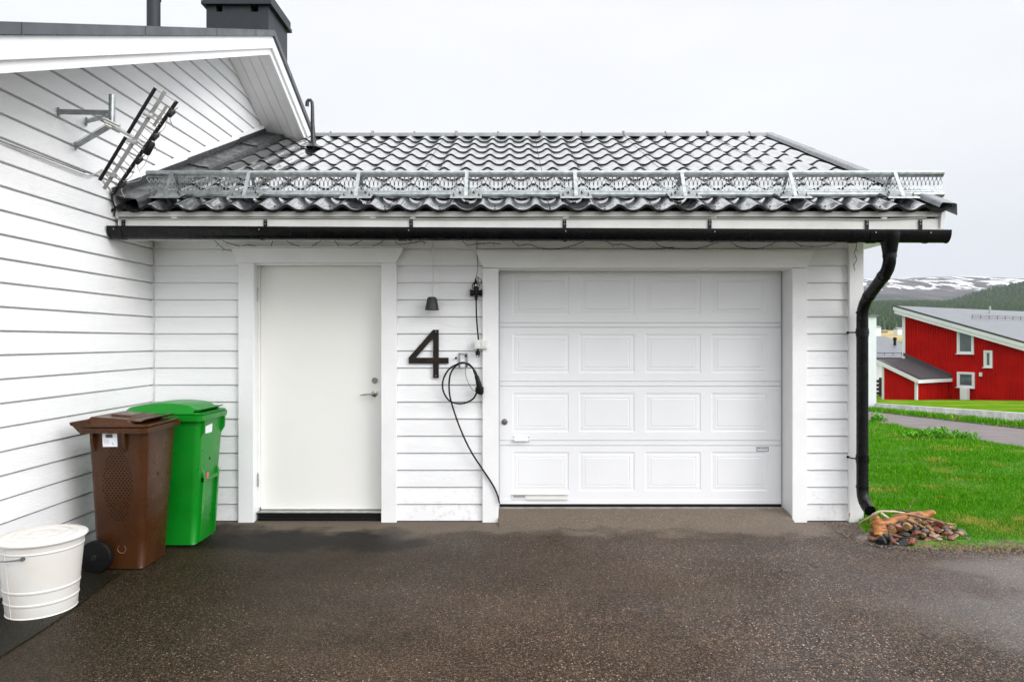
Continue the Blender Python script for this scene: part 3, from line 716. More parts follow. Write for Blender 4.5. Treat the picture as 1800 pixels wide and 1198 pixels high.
# eaves: soffit, double fascia
YF = 5.28; FXL, FXR = XL+.02, 3.30
mb = MB(); mb.box(FXL, FXR, YF, YF+.022, GZ(422, YF), GZ(384.5, YF)); mb.box(FXL, FXR+.02, YF-.004, YF+.02, GZ(381, YF), GZ(371.5, YF))
for px in (300, 650, 720, 990, 1250, 1550): mb.box(GX(px, YF), GX(px+10, YF), YF+.002, YF+.02, GZ(385, YF), GZ(380, YF))
mb.build('fascia', M['fascia'], garage, bevel=.003)
mb = MB(); mb.box(FXL, XR+.0, YF+.022, YW+.05, 2.395, 2.415); mb.box(XR, FXR, YF+.022, YW+6.0, 2.395, 2.415)
mb.build('soffit', M['jamb'], garage)
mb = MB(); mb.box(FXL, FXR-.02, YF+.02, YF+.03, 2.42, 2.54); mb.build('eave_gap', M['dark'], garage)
# bargeboard on the gable side
mb = MB()
mb.prism([(FXR+.005, YF-.035, zr(YF)-.015), (FXR+.005, YF-.012, GZ(403, YF)), (FXR+.005, YF+.25, GZ(403, YF)+.06), (FXR+.005, RD, zr(RD)-.22), (FXR+.005, RD, zr(RD)-.01)], (.03, 0, 0))
mb.prism([(FXR+.005, RD, zr(RD)-.01), (FXR+.005, RD, zr(RD)-.22), (FXR+.005, 12.4, 2.35), (FXR+.005, 12.4, 2.55)], (.03, 0, 0))
mb.build('bargeboard', M['trim'], garage, bevel=.003)

# roof tiles
def wave(X):
    u = (X+1.086)/.212; u = u-math.floor(u); c = cos(2*pi*u)
    return .021*c+.0035*cos(4*pi*u)
TX0, TX1 = XL+.005, 3.365
n_x = int((TX1-TX0)/.0133); xs = [TX0+(TX1-TX0)*i/n_x for i in range(n_x+1)]
NC = 10; CL = (RD-EV)/NC
mb = MB()
for j in range(NC):
    y0 = EV+CL*j; y1 = y0+CL+.004
    ys = [(y0+.004, zr(y0)-.007, 0), (y0, zr(y0)+.015, 1), (y0+.012, zr(y0)+.0215, 1), (y0+CL*.5, zr(y0+CL*.5)+.014, 1), (y1, zr(y1)-.004+.006, 1)]
    vs = []
    for y, z, _ in ys:
        for X in xs: vs.append((X, y, z+wave(X)))
    n = len(xs)
    for a in range(len(ys)-1):
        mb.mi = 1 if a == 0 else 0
        mb.add([vs[a*n+i] for i in range(n)]+[vs[(a+1)*n+i] for i in range(n)], [(i, i+1, n+i+1, n+i) for i in range(n-1)])
# sheet overlap seams
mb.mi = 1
for sx in (-2.02, -.85, .29, 1.43, 2.5):
    for j in range(NC):
        y0 = EV+CL*j; pts = [(sx, y0-.001), (sx, y0+CL)]
        mb.add([(sx, y0+.0, zr(y0)+.0235+wave(sx)), (sx+.004, y0, zr(y0)+.0235+wave(sx)), (sx+.004, y0+CL, zr(y0+CL)+.009+wave(sx)), (sx, y0+CL, zr(y0+CL)+.009+wave(sx))], [(0, 1, 2, 3)])
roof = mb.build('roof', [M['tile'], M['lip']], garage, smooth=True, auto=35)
mb = MB(); mb.prism([(TX0, YF+.03, zr(YF+.03)-.04), (TX0, RD, zr(RD)-.03), (TX0, 12.5, 2.5), (TX0, 12.5, 2.44), (TX0, RD, zr(RD)-.09), (TX0, YF+.03, zr(YF+.03)-.06)], (TX1-TX0-.04, 0, 0))
mb.prism([(TX0, RD, zr(RD)+.02), (TX0, 12.55, 2.56), (TX0, 12.55, 2.53), (TX0, RD, zr(RD)-.02)], (TX1-TX0, 0, 0))
mb.build('roof_deck', M['flash'], garage)
# screws with washers along the lowest course
mb = MB()
k = 0; X = -1.086-.106-.212*9
while X < 3.2:
    if k % 2 == 0: MB().lathe([(.008, 0), (.007, .006), (.003, .012), (.001, .013)], (X, EV+.04, zr(EV+.04)+.024+wave(X)), 8).build('screw', M['black'], roof)
    k += 1; X += .212
# ridge cap
mb = MB(); zc = zr(RD)+.012
prof = [(-.095, -.035), (-.085, -.005), (-.05, .026), (0, .04), (.05, .026), (.085, -.005), (.095, -.035)]
x = -2.9; xe = 3.33
while x < xe:
    x2 = min(x+1.08, xe); vs = []
    for xx, sc in ((x, 1), (x+.03, 1.0), (x2+.03, .97)):
        for a, b_ in prof: vs.append((xx, RD+a*sc, zc+b_*sc))
    n = len(prof); mb.add(vs, [(q*n+i, (q+1)*n+i, (q+1)*n+i+1, q*n+i+1) for q in range(2) for i in range(n-1)])
    mb.tube([(x+.02, RD+a*1.05, zc+b_*1.1+.004) for a, b_ in prof], .012, 6)
    mb.lathe([(.02, 0), (.018, .012), (.004, .018)], (x+.02, RD-.02, zc+.04), 8)
    mb.tube([(x+.56, RD+a*1.02, zc+b_*1.04) for a, b_ in prof], .008, 6); mb.lathe([(.014, 0), (.012, .012), (.003, .016)], (x+.56, RD-.02, zc+.036), 8)
    x = x2
mb.lathe([(.001, .03), (.04, .02), (.055, 0)], (xe, RD, zc-.01), 12, 'x')
mb.build('ridge_cap', M['verge'], garage, smooth=True)
# verge flashing, right
mb = MB()
def strip(mb, prof, y0, y1, dz0=0, dz1=0):
    vs = []
    for y, dz in ((y0, dz0), (y1, dz1)):
        for a, b_ in prof: vs.append((a, y, zr(y)+b_+dz))
    n = len(prof); mb.add(vs, [(i, i+1, n+i+1, n+i) for i in range(n-1)])
    mb.add([(a, y0, zr(y0)+b_+dz0) for a, b_ in prof]+[(a, y0, zr(y0)+b_+dz0-.004) for a, b_ in prof], [(n+i, n+i+1, i+1, i) for i in range(n-1)])
vp = [(3.255, .018), (3.27, .05), (3.285, .058), (3.375, .050), (3.39, .045), (3.392, -.045)]
for k in range(3): strip(mb, vp, EV-.02+1.22*k, min(EV-.02+1.22*(k+1)+.05, RD), .004, 0)
mb.build('verge_flashing', M['verge'], garage)
mb = MB()
fp = [(-3.045, .16), (-3.043, .11), (-2.93, .085), (-2.86, .075), (-2.845, .055), (-2.835, .0)]
for k in range(3): strip(mb, fp, EV-.03+1.22*k, min(EV-.03+1.22*(k+1)+.08, RD+.1), .012, 0)
mb.build('wall_flashing', M['flash'], garage)

# snow guard
YS = 5.50; SX0, SX1 = GX(258, YS), GX(1658, YS); SZ0, SZ1 = GZ(347, YS), GZ(299.5, YS)
mb = MB()
def channel(prof):
    vs = [(x, YS+a, b_) for x in (SX0, SX1) for a, b_ in prof]; n = len(prof)
    mb.add(vs, [(i, n+i, n+i+1, i+1) for i in range(n-1)])
channel([(.035, SZ1-.014), (.03, SZ1), (.008, SZ1+.002), (-.014, SZ1-.006), (-.02, SZ1-.018), (-.018, SZ1-.032), (-.004, SZ1-.044), (.0, SZ1-.055)])
channel([(.0, SZ0+.058), (-.006, SZ0+.046), (-.020, SZ0+.036), (-.022, SZ0+.020), (-.012, SZ0+.006), (.01, SZ0), (.035, SZ0+.003), (.036, SZ0+.012)])
za, zb_ = SZ0+.056, SZ1-.053; per = .0335; nn = int((SX1-SX0)/per); lev = 4
vs = []; fs = []
def rib(pts, w_):
    # flat wavy ribbon with thickness 1.6 mm
    b = len(vs)
    for (x, y, z), ww in zip(pts, w_):
        for yy in (-.0008, .0008):
            vs.append((x-ww/2, y+yy, z)); vs.append((x+ww/2, y+yy, z))
    for i in range(len(pts)-1):
        a = b+i*4; c = a+4
        fs.append((a, a+1, c+1, c)); fs.append((a+3, a+2, c+2, c+3)); fs.append((a+1, a+3, c+3, c+1)); fs.append((a+2, a, c, c+2))
hz_ = zb_-za
for i in range(nn+1):
    for sg in (1, -1):
        x0 = SX0+per*i
        if x0+per/2 > SX1 or (sg < 0 and i == 0): continue
        pts = []; ww = []
        for t, u in ((0, 0), (.10, 0.0), (.22, .35), (.34, .85), (.45, 1), (.55, 1), (.66, .85), (.78, .35), (.90, 0), (1, 0)):
            pts.append((x0+sg*u*per/2, YS+.010*sin(pi*t)*1.0, za+hz_*t)); ww.append(.0095 if u in (0, 1) else .0062)
        rib(pts, ww)
mb.add(vs, fs)
guard = mb.build('snow_guard', M['zinc'], garage, smooth=True, auto=30)
bolt = None
for i, px in enumerate((305, 440, 632, 821, 1010, 1197, 1386, 1570)):
    X = GX(px, YS); mb = MB()
    ya, yb2 = 5.345, 5.63; zpl = lambda y: zr(y)+.062
    hx_ = .125
    mb.prism([(X-hx_, ya, zpl(ya)), (X+hx_, ya, zpl(ya)), (X+hx_, yb2, zpl(yb2)), (X-hx_, yb2, zpl(yb2))], (0, 0, .003))
    mb.prism([(X-hx_, ya, zpl(ya)+.003), (X+hx_, ya, zpl(ya)+.003), (X+hx_, ya-.002, zpl(ya)-.006), (X-hx_, ya-.002, zpl(ya)-.006)], (0, .002, 0))
    def strap(p0, p1):
        p0 = Vector(p0); p1 = Vector(p1); d = (p1-p0).normalized(); u = Vector((1, 0, 0)); q = d.cross(u).normalized()
        w2, t2 = .014, .0025
        vs_ = [p+u*a*w2+q*b_*t2 for p in (p0, p1) for a, b_ in ((-1, -1), (1, -1), (1, 1), (-1, 1))]
        mb.add(vs_, [(0, 1, 5, 4), (1, 2, 6, 5), (2, 3, 7, 6), (3, 0, 4, 7), (0, 3, 2, 1), (4, 5, 6, 7)])
    top = (X, YS-.026, SZ1-.02)
    strap((X, ya+.012, zpl(ya+.012)+.004), top)
    strap((X, YS-.018, SZ1-.018), (X, YS+.02, SZ1-.006)); strap((X+.0, yb2-.03, zpl(yb2-.03)+.004), (X, YS+.03, SZ1-.03)); strap((X, YS+.008, SZ0+.02), (X, YS+.035, SZ0-.01))
    mb.prism([(X-.017, ya+.0, zpl(ya)+.003), (X+.017, ya, zpl(ya)+.003), (X+.017, ya+.05, zpl(ya+.05)+.003), (X-.017, ya+.05, zpl(ya+.05)+.003)], (0, 0, .006))
    mb.mi = 1
    for dx in (-.1, -.055, .055, .1):
        y = ya+.05 if abs(dx) > .08 else ya+.12
        for yy in (y, y+.13 if abs(dx) > .08 else y):
            zz = zpl(yy)+.003; mb.lathe([(.010, 0), (.010, .004), (.006, .005), (.005, .018), (.001, .022)], (X+dx, yy, zz), 8)
    mb.build('bracket', [M['zincl'], mat('bolt_dark', (.10,.09,.075), .5, metal=.4) if bolt is None else bolt], guard)
    bolt = bpy.data.materials['bolt_dark']

# gutter
GY = 5.215; GXL, GXR = XL+.012, GX(1671, 5.16)
def gut_z(X): return GZ(397.5, 5.155)+(GZ(404.5, 5.155)-GZ(397.5, 5.155))*(X-GXL)/(GXR-GXL)
mb = MB(); R = .0625; vs = []; nseg = 14; stations = 24
for q in range(stations+1):
    X = GXL+(GXR-GXL)*q/stations; zt = gut_z(X)
    ring = [(GY+R, zt+.006)]+[(GY+R*cos(pi*k/nseg), zt-.008-(R+.006)*sin(pi*k/nseg)*1.18) for k in range(nseg+1)]+[(GY-R, zt), (GY-R-.008, zt+.003), (GY-R-.008, zt-.008)]
    for a, b_ in ring: vs.append((X, a, b_))
n = len(ring); mb.add(vs, [(q*n+i, q*n+i+1, (q+1)*n+i+1, (q+1)*n+i) for q in range(stations) for i in range(n-1)])
for X in (GXL, GXR):
    zt = gut_z(X); poly = [(X, GY+R*1.03*cos(pi*k/nseg), zt-.008-(R+.008)*sin(pi*k/nseg)*1.2) for k in range(nseg+1)]
    mb.prism([(X, GY+R*1.03, zt+.004)]+poly+[(X, GY-R*1.03, zt+.004)], (.004, 0, 0))
# joint sleeves
for px in (207, 706, 1505, 1537):
    X = GX(px, 5.16); vs = []; zt = gut_z(X); w3 = .03
    for xx in (X-w3, X+w3):
        for k in range(nseg+1): vs.append((xx, GY+(R+.004)*cos(pi*k/nseg), zt-.008-(R+.011)*sin(pi*k/nseg)*1.18))
    n = nseg+1; mb.add(vs, [(i, i+1, n+i+1, n+i) for i in range(n-1)])
gutter = mb.build('gutter', M['black'], garage, smooth=True, auto=45)
for px in (218, 467, 723, 992, 1247, 1523, 1617):
    X = GX(px, YF); zt = gut_z(X); mb = MB()
    mb.box(X-.014, X+.014, YF-.010, YF-.005, zt-.02, GZ(386.5, YF))
    Xg = X
    pts = [(GY+(R+.002)*cos(pi*k/10), zt-.008-(R+.010)*sin(pi*k/10)*1.18) for k in range(11)]
    vs = [(xx, a, b_) for xx in (Xg-.012, Xg+.012) for a, b_ in pts]
    mb.add(vs, [(i, i+1, 11+i+1, 11+i) for i in range(10)])
    mb.mi = 1
    for zz in (GZ(389, YF), GZ(394, YF)): mb.lathe([(.004, 0), (.003, -.002)], (X, YF-.010, zz), 8, 'y')
    mb.lathe([(.0045, 0), (.003, -.002)], (Xg, GY-R-.013, zt-.022), 8, 'y')
    mb.build('bracket', [M['black'], M['alu']], gutter)
# downpipe
PX = 2.925; PY = 5.70; dx0 = GX(1567, 5.19); rp = .046
zt = gut_z(dx0)
mb = MB()
pts = [(dx0, GY, zt-.085), (dx0, GY, zt-.20), (dx0, GY+.004, zt-.24), (dx0+.002, GY+.03, zt-.285), (dx0+.004, GY+.07, zt-.32)]
p_end = [(PX, PY-.09, 1.54+.36), (PX, PY-.04, 1.54+.31), (PX, PY-.01, 1.54+.26), (PX, PY, 1.54+.20)]
mb.tube(pts+p_end+[(PX, PY, .30), (PX, PY-.008, .25), (PX, PY-.035, .205), (PX, PY-.075, .175), (PX, PY-.125, .155)], rp, 20, caps=False)
mb.tube([(PX, PY-.1251, .1555), (PX, PY-.1, .165)], rp*.93, 20)
mb.lathe([(rp+.001, -.17), (rp+.004, -.165), (.060, -.10), (.078, -.055), (.080, -.01)], (dx0, GY, zt), 24)
def sleeve(p, d, ln, r=rp+.004): 
    p = Vector(p); d = Vector(d).normalized(); mb.tube([p-d*ln/2, p+d*ln/2], r, 20)
sleeve((dx0, GY, zt-.185), (0, 0, 1), .03); sleeve((PX, PY, GZ(584, PY)), (0, 0, 1), .07); sleeve((PX, PY, GZ(806, PY)), (0, 0, 1), .07); sleeve((PX, PY, GZ(549, PY)), (0, 0, 1), .02); sleeve((PX, PY, GZ(855, PY)), (0, 0, 1), .02)
dvec = Vector(p_end[0])-Vector(pts[-1])
sleeve(Vector(pts[-1])+dvec*.1, dvec, .025); sleeve(Vector(pts[-1])+dvec*.93, dvec, .025)
pipe = mb.build('downpipe', M['black'], garage, smooth=True, auto=50)
for py in (584, 806):
    mb = MB(); z = GZ(py, PY); mb.tube([(PX-.05, PY+.01, z), (PX-.07, PY+.03, z), (PX-.072, YC-.008, z)], .006, 8)
    mb.lathe([(.011, 0), (.011, -.006)], (PX-.075, YC-.004, z), 10, 'y'); mb.tube([(PX, PY, z-.012), (PX, PY, z+.012)], rp+.007, 20)
    mb.build('pipe_clip', M['black'], pipe, smooth=True)
# hooked vent pipe on the roof
Yh = 7.85; Xh = GX(551, Yh); z0 = zr(Yh)
mb = MB(); mb.tube([(Xh, Yh, z0), (Xh-.003, Yh, z0+.1), (Xh-.01, Yh, z0+.3), (Xh-.012, Yh, z0+.50), (Xh-.016, Yh, z0+.545), (Xh-.032, Yh-.002, z0+.57), (Xh-.055, Yh-.004, z0+.568), (Xh-.07, Yh-.006, z0+.545), (Xh-.072, Yh-.006, z0+.50)],
        [.035, .03, .022, .019, .019, .019, .02, .021, .022], 10)
mb.lathe([(.09, .02), (.05, .06), (.036, .07)], (Xh, Yh, z0), 12)
mb.build('vent_pipe', M['flash'], garage, smooth=True)

# ------------------------------------------------------------------ main house
HR, HZ, HS = 7.34, 4.86, .444
XB = -2.60
house = thing('house', 'white clapboard house with gable end rising left of the garage', 'house', (-7, HR, 0))
def zh(Y): return HZ-HS*abs(Y-HR)
mb = MB()
k = 0
y_lo, y_hi = 2.75, 12.0
while k*PITCH < HZ-.2:
    z0 = k*PITCH+.0062 if k else .0; z1 = (k+1)*PITCH-.0055
    ylim = (HZ-.16-z0)/HS
    a, b_ = max(y_lo, HR-ylim), min(y_hi, HR+ylim)
    if b_ > a:
        pr = [(XL+.002, z0+.002), (XL-.001, z0), (XL-.03, z0), (XL-.03, z1), (XL-.0105, z1), (XL-.0085, z1-.004)]
        mb.prism([(p, a, q) for p, q in pr], (0, b_-a, 0))
    k += 1
mb.prism([(XL-.03, 2.76, -.2), (XL-.03, 12.0, -.2), (XL-.03, 12.0, zh(12)-.1), (XL-.03, HR, HZ-.1), (XL-.03, 2.76, zh(2.76)-.1)], (-.1, 0, 0))
mb.box(-12, XL-.02, 2.76, 2.9, -.2, 2.8); mb.box(-12, XL-.02, 11.9, 12.0, -.2, 2.8)
mb.prism([(-12, 2.76, -.2), (-12, 12.0, -.2), (-12, 12.0, zh(12)-.1), (-12, HR, HZ-.1), (-12, 2.76, zh(2.76)-.1)], (-.1, 0, 0))
mb.build('wall', M['siding'], house)
for _ in range(26):
    yy = random.choice((3.45, 4.05, 4.65, 5.25, 5.75))+random.uniform(-.02, .02); kk = random.randint(1, 19)
    if kk*PITCH+.07 < zh(yy)-.4: MB().lathe([(.0022, 0), (.0018, .0012)], (XL-.0005, yy, kk*PITCH+.022), 6, 'x').build('nail', M['inkgrey'], house)
# sloping apron board where the garage roof meets the wall
mb = MB()
mb.prism([(XL+.004, EV+.06, zr(EV)-.06), (XL+.004, EV+.02, zr(EV)+.10), (XL+.004, EV+.22, zr(EV+.22)+.215), (XL+.004, RD, zr(RD)+.205), (XL+.004, RD, zr(RD)-.06)], (.018, 0, 0))
mb.build('apron_board', M['trim'], house, bevel=.002)
# roof
HY0, HY1 = 2.2, 12.5
mb = MB()
mb.prism([(XB+.03, HY0, zh(HY0)), (XB+.03, HR, HZ), (XB+.03, HR, HZ-.05), (XB+.03, HY0, zh(HY0)-.05)], (-9.6, 0, 0))
mb.prism([(XB+.03, HR, HZ), (XB+.03, HY1, zh(HY1)), (XB+.03, HY1, zh(HY1)-.05), (XB+.03, HR, HZ-.05)], (-9.6, 0, 0))
hroof = mb.build('roof', M['flash'], house)
def sl(mb, x0, x1, t0, t1, ya=None, yb=None):
    # board along both rakes, between depths t0..t1 below the roof top
    for a, b_ in ((HY0, HR), (HR, HY1)):
        mb.prism([(x1, a, zh(a)-t0), (x1, b_, zh(b_)-t0), (x1, b_, zh(b_)-t1), (x1, a, zh(a)-t1)], (x0-x1, 0, 0))
mb = MB(); sl(mb, XB+.028, XB+.05, -.012, .045); sl(mb, XB-.10, XB+.05, -.02, -.0125)
for yy in (3.55, 4.75, 5.9, 6.8, 7.9):
    z = zh(yy); mb.box(XB-.10, XB+.054, yy-.006, yy+.006, z-.045, z+.026) if 0 else mb.prism([(XB+.0505, yy, z-.046), (XB+.0505, yy+.008, z-.046), (XB+.0505, yy+.008, z+.02), (XB+.0505, yy, z+.02)], (.003, 0, 0))
mb.build('roof_edging', M['roofgrey'], house)
mb = MB(); sl(mb, XB, XB+.026, .046, .175); mb.build('bargeboard', M['trim'], house, bevel=.003)
mb = MB(); sl(mb, XB-.03, XB-.001, .08, .245); mb.build('bargeboard', M['trim'], house, bevel=.003)
mb = MB(); ws = (XB-.03-XL)/4
for q in range(4):
    sl(mb, XL+.0+ws*q+.003, XL+ws*(q+1)-.003, .205, .225)
sl(mb, XL+.001, XB-.031, .19, .2)
mb.build('soffit', M['jamb'], house)
# chimney
c0, c1, cy0, cy1 = -4.03, -3.21, 9.0, 9.75
mb = MB(); zt_ = 5.955
no = .0
vents = [(GX(379.5, 9.0), GX(391, 9.0)), (GX(440, 9.0), GX(454, 9.0))]; vz0, vz1 = GZ(21, 9.0), GZ(8.5, 9.0)
def wall_holes(mb, x0, x1, z0, z1, y, holes, dep):
    xs_ = sorted([x0, x1]+[v for h in holes for v in h[:2]]); zs_ = [z0, vz0, vz1, z1]
    for i in range(len(xs_)-1):
        for j in range(3):
            c = (xs_[i]+xs_[i+1])/2
            if j == 1 and any(h[0] < c < h[1] for h in holes): continue
            mb.add([(xs_[i], y, zs_[j]), (xs_[i+1], y, zs_[j]), (xs_[i+1], y, zs_[j+1]), (xs_[i], y, zs_[j+1])], [(0, 1, 2, 3)])
wall_holes(mb, c0, c1, 3.6, zt_, cy0, vents, .1)
mb.add([(c1, cy0, 3.6), (c1, cy1, 3.6), (c1, cy1, zt_), (c1, cy0, zt_)], [(0, 1, 2, 3)]); mb.add([(c0, cy1, 3.6), (c0, cy0, 3.6), (c0, cy0, zt_), (c0, cy1, zt_)], [(0, 1, 2, 3)])
mb.add([(c1, cy1, 3.6), (c0, cy1, 3.6), (c0, cy1, zt_), (c1, cy1, zt_)], [(0, 1, 2, 3)])
mb.mi = 1
for a, b_ in vents: mb.add([(a, cy0+.0, vz0), (b_, cy0, vz0), (b_, cy0+.2, vz0), (a, cy0+.2, vz0), (a, cy0, vz1), (b_, cy0, vz1), (b_, cy0+.2, vz1), (a, cy0+.2, vz1)], [(0, 1, 2, 3), (7, 6, 5, 4), (3, 2, 6, 7), (0, 3, 7, 4), (2, 1, 5, 6)])
chim = mb.build('chimney', [M['chim'], M['bark']], hroof)
mb = MB(); mb.box(c0-.05, c1+.05, cy0-.05, cy1+.06, zt_, zt_+.05); mb.box(c0-.035, c1+.035, cy0-.035, cy1+.045, zt_+.05, zt_+.15); mb.build('cap', M['chim'], chim, bevel=.004)
Yv = 8.4; Xv = GX(270, Yv)
mb = MB(); mb.lathe([(.078, -1.2), (.078, .10), (.086, .105), (.086, .14), (.078, .15), (.075, .40)], (Xv, Yv, GZ(15, Yv)), 20); mb.build('vent_pipe', M['chim'], hroof, smooth=True)

# ------------------------------------------------------------------ things on the walls
def bez(pts, n=8):
    # Catmull-Rom
    P_ = [Vector(p) for p in pts]; P_ = [P_[0]*2-P_[1]]+P_+[P_[-1]*2-P_[-2]]; r = []
    for i in range(1, len(P_)-2):
        for k in range(n):
            t = k/n; a, b_, c, d = P_[i-1:i+3]
            r.append(.5*((2*b_)+(c-a)*t+(2*a-5*b_+4*c-d)*t*t+(3*b_-a-3*c+d)*t*t*t))
    r.append(P_[-2]); return r
YS_ = YW-.024   # front of the boards
# lamp
lx_, lz_ = GX(759.5, 5.74), GZ(534, 5.74)
lamp = thing('wall_lamp', 'small dark grey cone lamp on the wall above the house number', 'lamp', (lx_, YS_, lz_))
mb = MB(); mb.lathe([(.001, .060), (.022, .059), (.034, .055), (.040, .047), (.058, -.045), (.060, -.052), (.057, -.052), (.054, -.045), (.036, .045), (.001, .048)], (lx_, 5.735, lz_), 32)
mb.build('lamp_shade', M['lampgrey'], lamp, smooth=True)
mb = MB(); mb.lathe([(.001, -.046), (.045, -.046), (.052, -.040), (.05, -.03)], (lx_, 5.735, lz_), 28); mb.build('lamp_glass', M['lampglass'], lamp, smooth=True)
mb = MB(); mb.box(lx_-.018, lx_+.018, 5.77, YS_+.012, lz_-.02, lz_+.045); mb.build('wall_mount', M['lampgrey'], lamp, bevel=.003)
mb = MB(); yy = YW-.028
mb.tube(bez([(lx_-.001, yy, lz_+.045), (lx_-.003, yy, lz_+.15), (lx_+.002, yy, lz_+.3), (lx_-.002, yy, lz_+.42), (lx_+.001, yy, 2.40)]), .0035, 6)
for zz in (.2, .37): mb.box(lx_-.008, lx_+.006, yy-.005, yy+.004, lz_+zz, lz_+zz+.006)
mb.build('cable', M['plasticw'], lamp)
# number 4
y4 = YS_-.016
def n4(px, py): return (GX(px, y4), y4, GZ(py, y4))
mb = MB()
mb.prism([n4(761.3, 579.3), n4(771.2, 579.3), n4(771.2, 663.8), n4(761.3, 663.8)], (0, .006, 0))
mb.prism([n4(718.2, 628.2), n4(761.2, 628.2), n4(761.2, 638.5), n4(718.2, 638.5)], (0, .006, 0)); mb.prism([n4(771.3, 628.2), n4(788.6, 628.2), n4(788.6, 638.5), n4(771.3, 638.5)], (0, .006, 0))
mb.prism([n4(761.2, 579.3), n4(761.2, 594.0), n4(731.5, 628.1), n4(718.2, 628.1)], (0, .006, 0))
mb.mi = 1
for py in (583, 660): mb.lathe([(.005, 0), (.003, -.002)], n4(766, py), 10, 'y')
for py in (583, 633, 660): mb.tube([Vector(n4(766, py))+Vector((0, .006, 0)), Vector(n4(766, py))+Vector((0, .018, 0))], .004, 6)
tag(mb.build('house_number', [M['dsteel'], M['alu']], origin=n4(766, 664)), 'large dark steel figure 4 screwed to the white boards', 'house number')
# multi-socket cluster with plug
ys = YW-.055
pz = lambda px, py, Y=ys: (GX(px, Y), Y, GZ(py, Y))
sock = thing('outdoor_socket', 'black rubber three way socket block hanging by the garage door casing', 'socket', pz(837, 525))
mb = MB()
mb.tube([pz(827, 514.5), pz(830, 514.5), pz(833, 513), pz(841, 513), pz(844, 514.5), pz(847, 514.5)], [.026, .026, .016, .016, .026, .026], 16)
mb.tube([pz(837, 528), pz(837, 520), pz(837, 512), pz(837, 506), pz(837, 503)], [.009, .016, .020, .024, .018], 14)
mb.tube([pz(826.4, 514.5), pz(828.2, 514.5)], .030, 16); mb.tube([pz(845.8, 514.5), pz(847.6, 514.5)], .030, 16)
mb.build('socket_body', M['rubber'], sock, smooth=True)
mb = MB(); mb.tube([pz(836.2, 504), pz(836, 499), pz(836, 495), pz(836.2, 488)], [.016, .018, .010, .004], 12)
mb.tube(bez([pz(830, 509), pz(831, 500), pz(834, 496), pz(838, 497)]), .004, 6)
mb.build('plug', M['rubber'], sock, smooth=True)
mb = MB(); mb.lathe([(.008, -.001), (.008, -.004)], pz(836.3, 501, ys-.017), 10, 'y'); mb.build('plug_label', M['label'], sock)
mb = MB(); yt = YS_-.006
q = lambda px, py: pz(px, py, yt)
mb.tube(bez([q(838.5, 421), q(838.5, 445), q(840, 463), q(839, 478), q(836.5, 489)]), .0022, 5)
mb.tube(bez([q(838, 486), q(845, 491), q(846, 497), q(842, 497), q(838, 493)]), .002, 5); mb.tube(bez([q(840, 486), q(842, 500), q(844, 503)]), .002, 5)
mb.build('cable', M['rubber'], sock)
cbl = thing('extension_lead', 'thick black lead with loose plug hanging below the socket block', 'lead', pz(840, 622))
ye = YW-.07
mb = MB(); mb.tube(bez([pz(837, 528, ye), pz(837.5, 555, ye), pz(839.5, 582, ye), pz(841.5, 603, ye), pz(840, 615, ye)]), .0065, 8); mb.build('cable', M['rubber'], cbl, smooth=True)
mb = MB(); mb.tube([pz(840.3, 610, ye), pz(840, 616, ye), pz(839.8, 618, ye), pz(839.8, 624, ye)], [.007, .011, .020, .020], 14)
for d in (-2, 2): mb.tube([pz(839.8+d*.8, 624, ye), pz(839.8+d*.8, 628, ye)], .003, 6)
mb.build('plug', M['rubber'], cbl, smooth=True)
mb = MB(); yb_ = YC-.03; a, b_, c, d = GX(834, yb_), GX(856.5, yb_), GZ(612.5, yb_), GZ(597, yb_)
mb.box(a, (a+b_)/2-.001, yb_, YC-.003, c, d); mb.box((a+b_)/2+.001, b_, yb_, YC-.003, c, d)
mb.box(a+.008, (a+b_)/2-.008, yb_-.004, yb_, c+.012, d-.012); mb.box((a+b_)/2+.008, b_-.008, yb_-.004, yb_, c+.012, d-.012)
tag(mb.build('switch_box', M['plasticw'], origin=(a, YS_, c), bevel=.003), 'ivory double switch box mounted on the garage door casing', 'switch box')
# cable holder and charging cable
yk = YS_
hold = thing('cable_hook', 'silver wall hook holding the looped black charging cable', 'hook', pz(813, 640, yk))
mb = MB()
p1 = lambda px, py, dy: (GX(px, yk-dy), yk-dy, GZ(py, yk-dy))
for px in (807.5, 820.5):
    mb.box(GX(px-1.6, yk), GX(px+1.6, yk), yk-.006, yk-.001, GZ(645, yk), GZ(621, yk))
    mb.tube(bez([p1(px, 643, .004), p1(px, 645, .03), p1(px, 643, .055), p1(px, 637, .065)]), .005, 8)
mb.box(GX(806, yk), GX(822, yk), yk-.006, yk-.002, GZ(622, yk), GZ(620, yk))
mb.build('hook', M['zincl'], hold)
mb = MB()
for px, py in ((801.5, 629), (819, 625)):
    MB().lathe([(.001, -.02), (.009, -.02), (.010, -.006), (.006, 0)], p1(px, py, .0), 12, 'y').build('knob', M['rubber'], hold, smooth=True)
ch = thing('charging_cable', 'black electric car charging cable looped on the hook and trailing down to the door', 'charging cable', pz(812, 700))
yq = YS_-.045; c_ = lambda px, py, dy=0: (GX(px, yq+dy), yq+dy, GZ(py, yq+dy))
loop = [c_(878, 884, .0), c_(874, 868, .0), c_(864, 848, .0), c_(846, 821), c_(828, 793), c_(812, 760), c_(798, 722), c_(790, 690), c_(791, 660, -.006), c_(801, 643, -.01), c_(812, 638, -.01), c_(823, 639, -.012), c_(831, 646, -.014)]
loop2 = [c_(838, 690, -.018), c_(832, 700, -.012), c_(820, 707, -.005), c_(805, 709), c_(789, 703), c_(779, 686), c_(779, 667), c_(789, 649, -.004), c_(803, 640, -.014), c_(814, 637, -.02), c_(824, 641, -.02), c_(830, 646, -.02)]
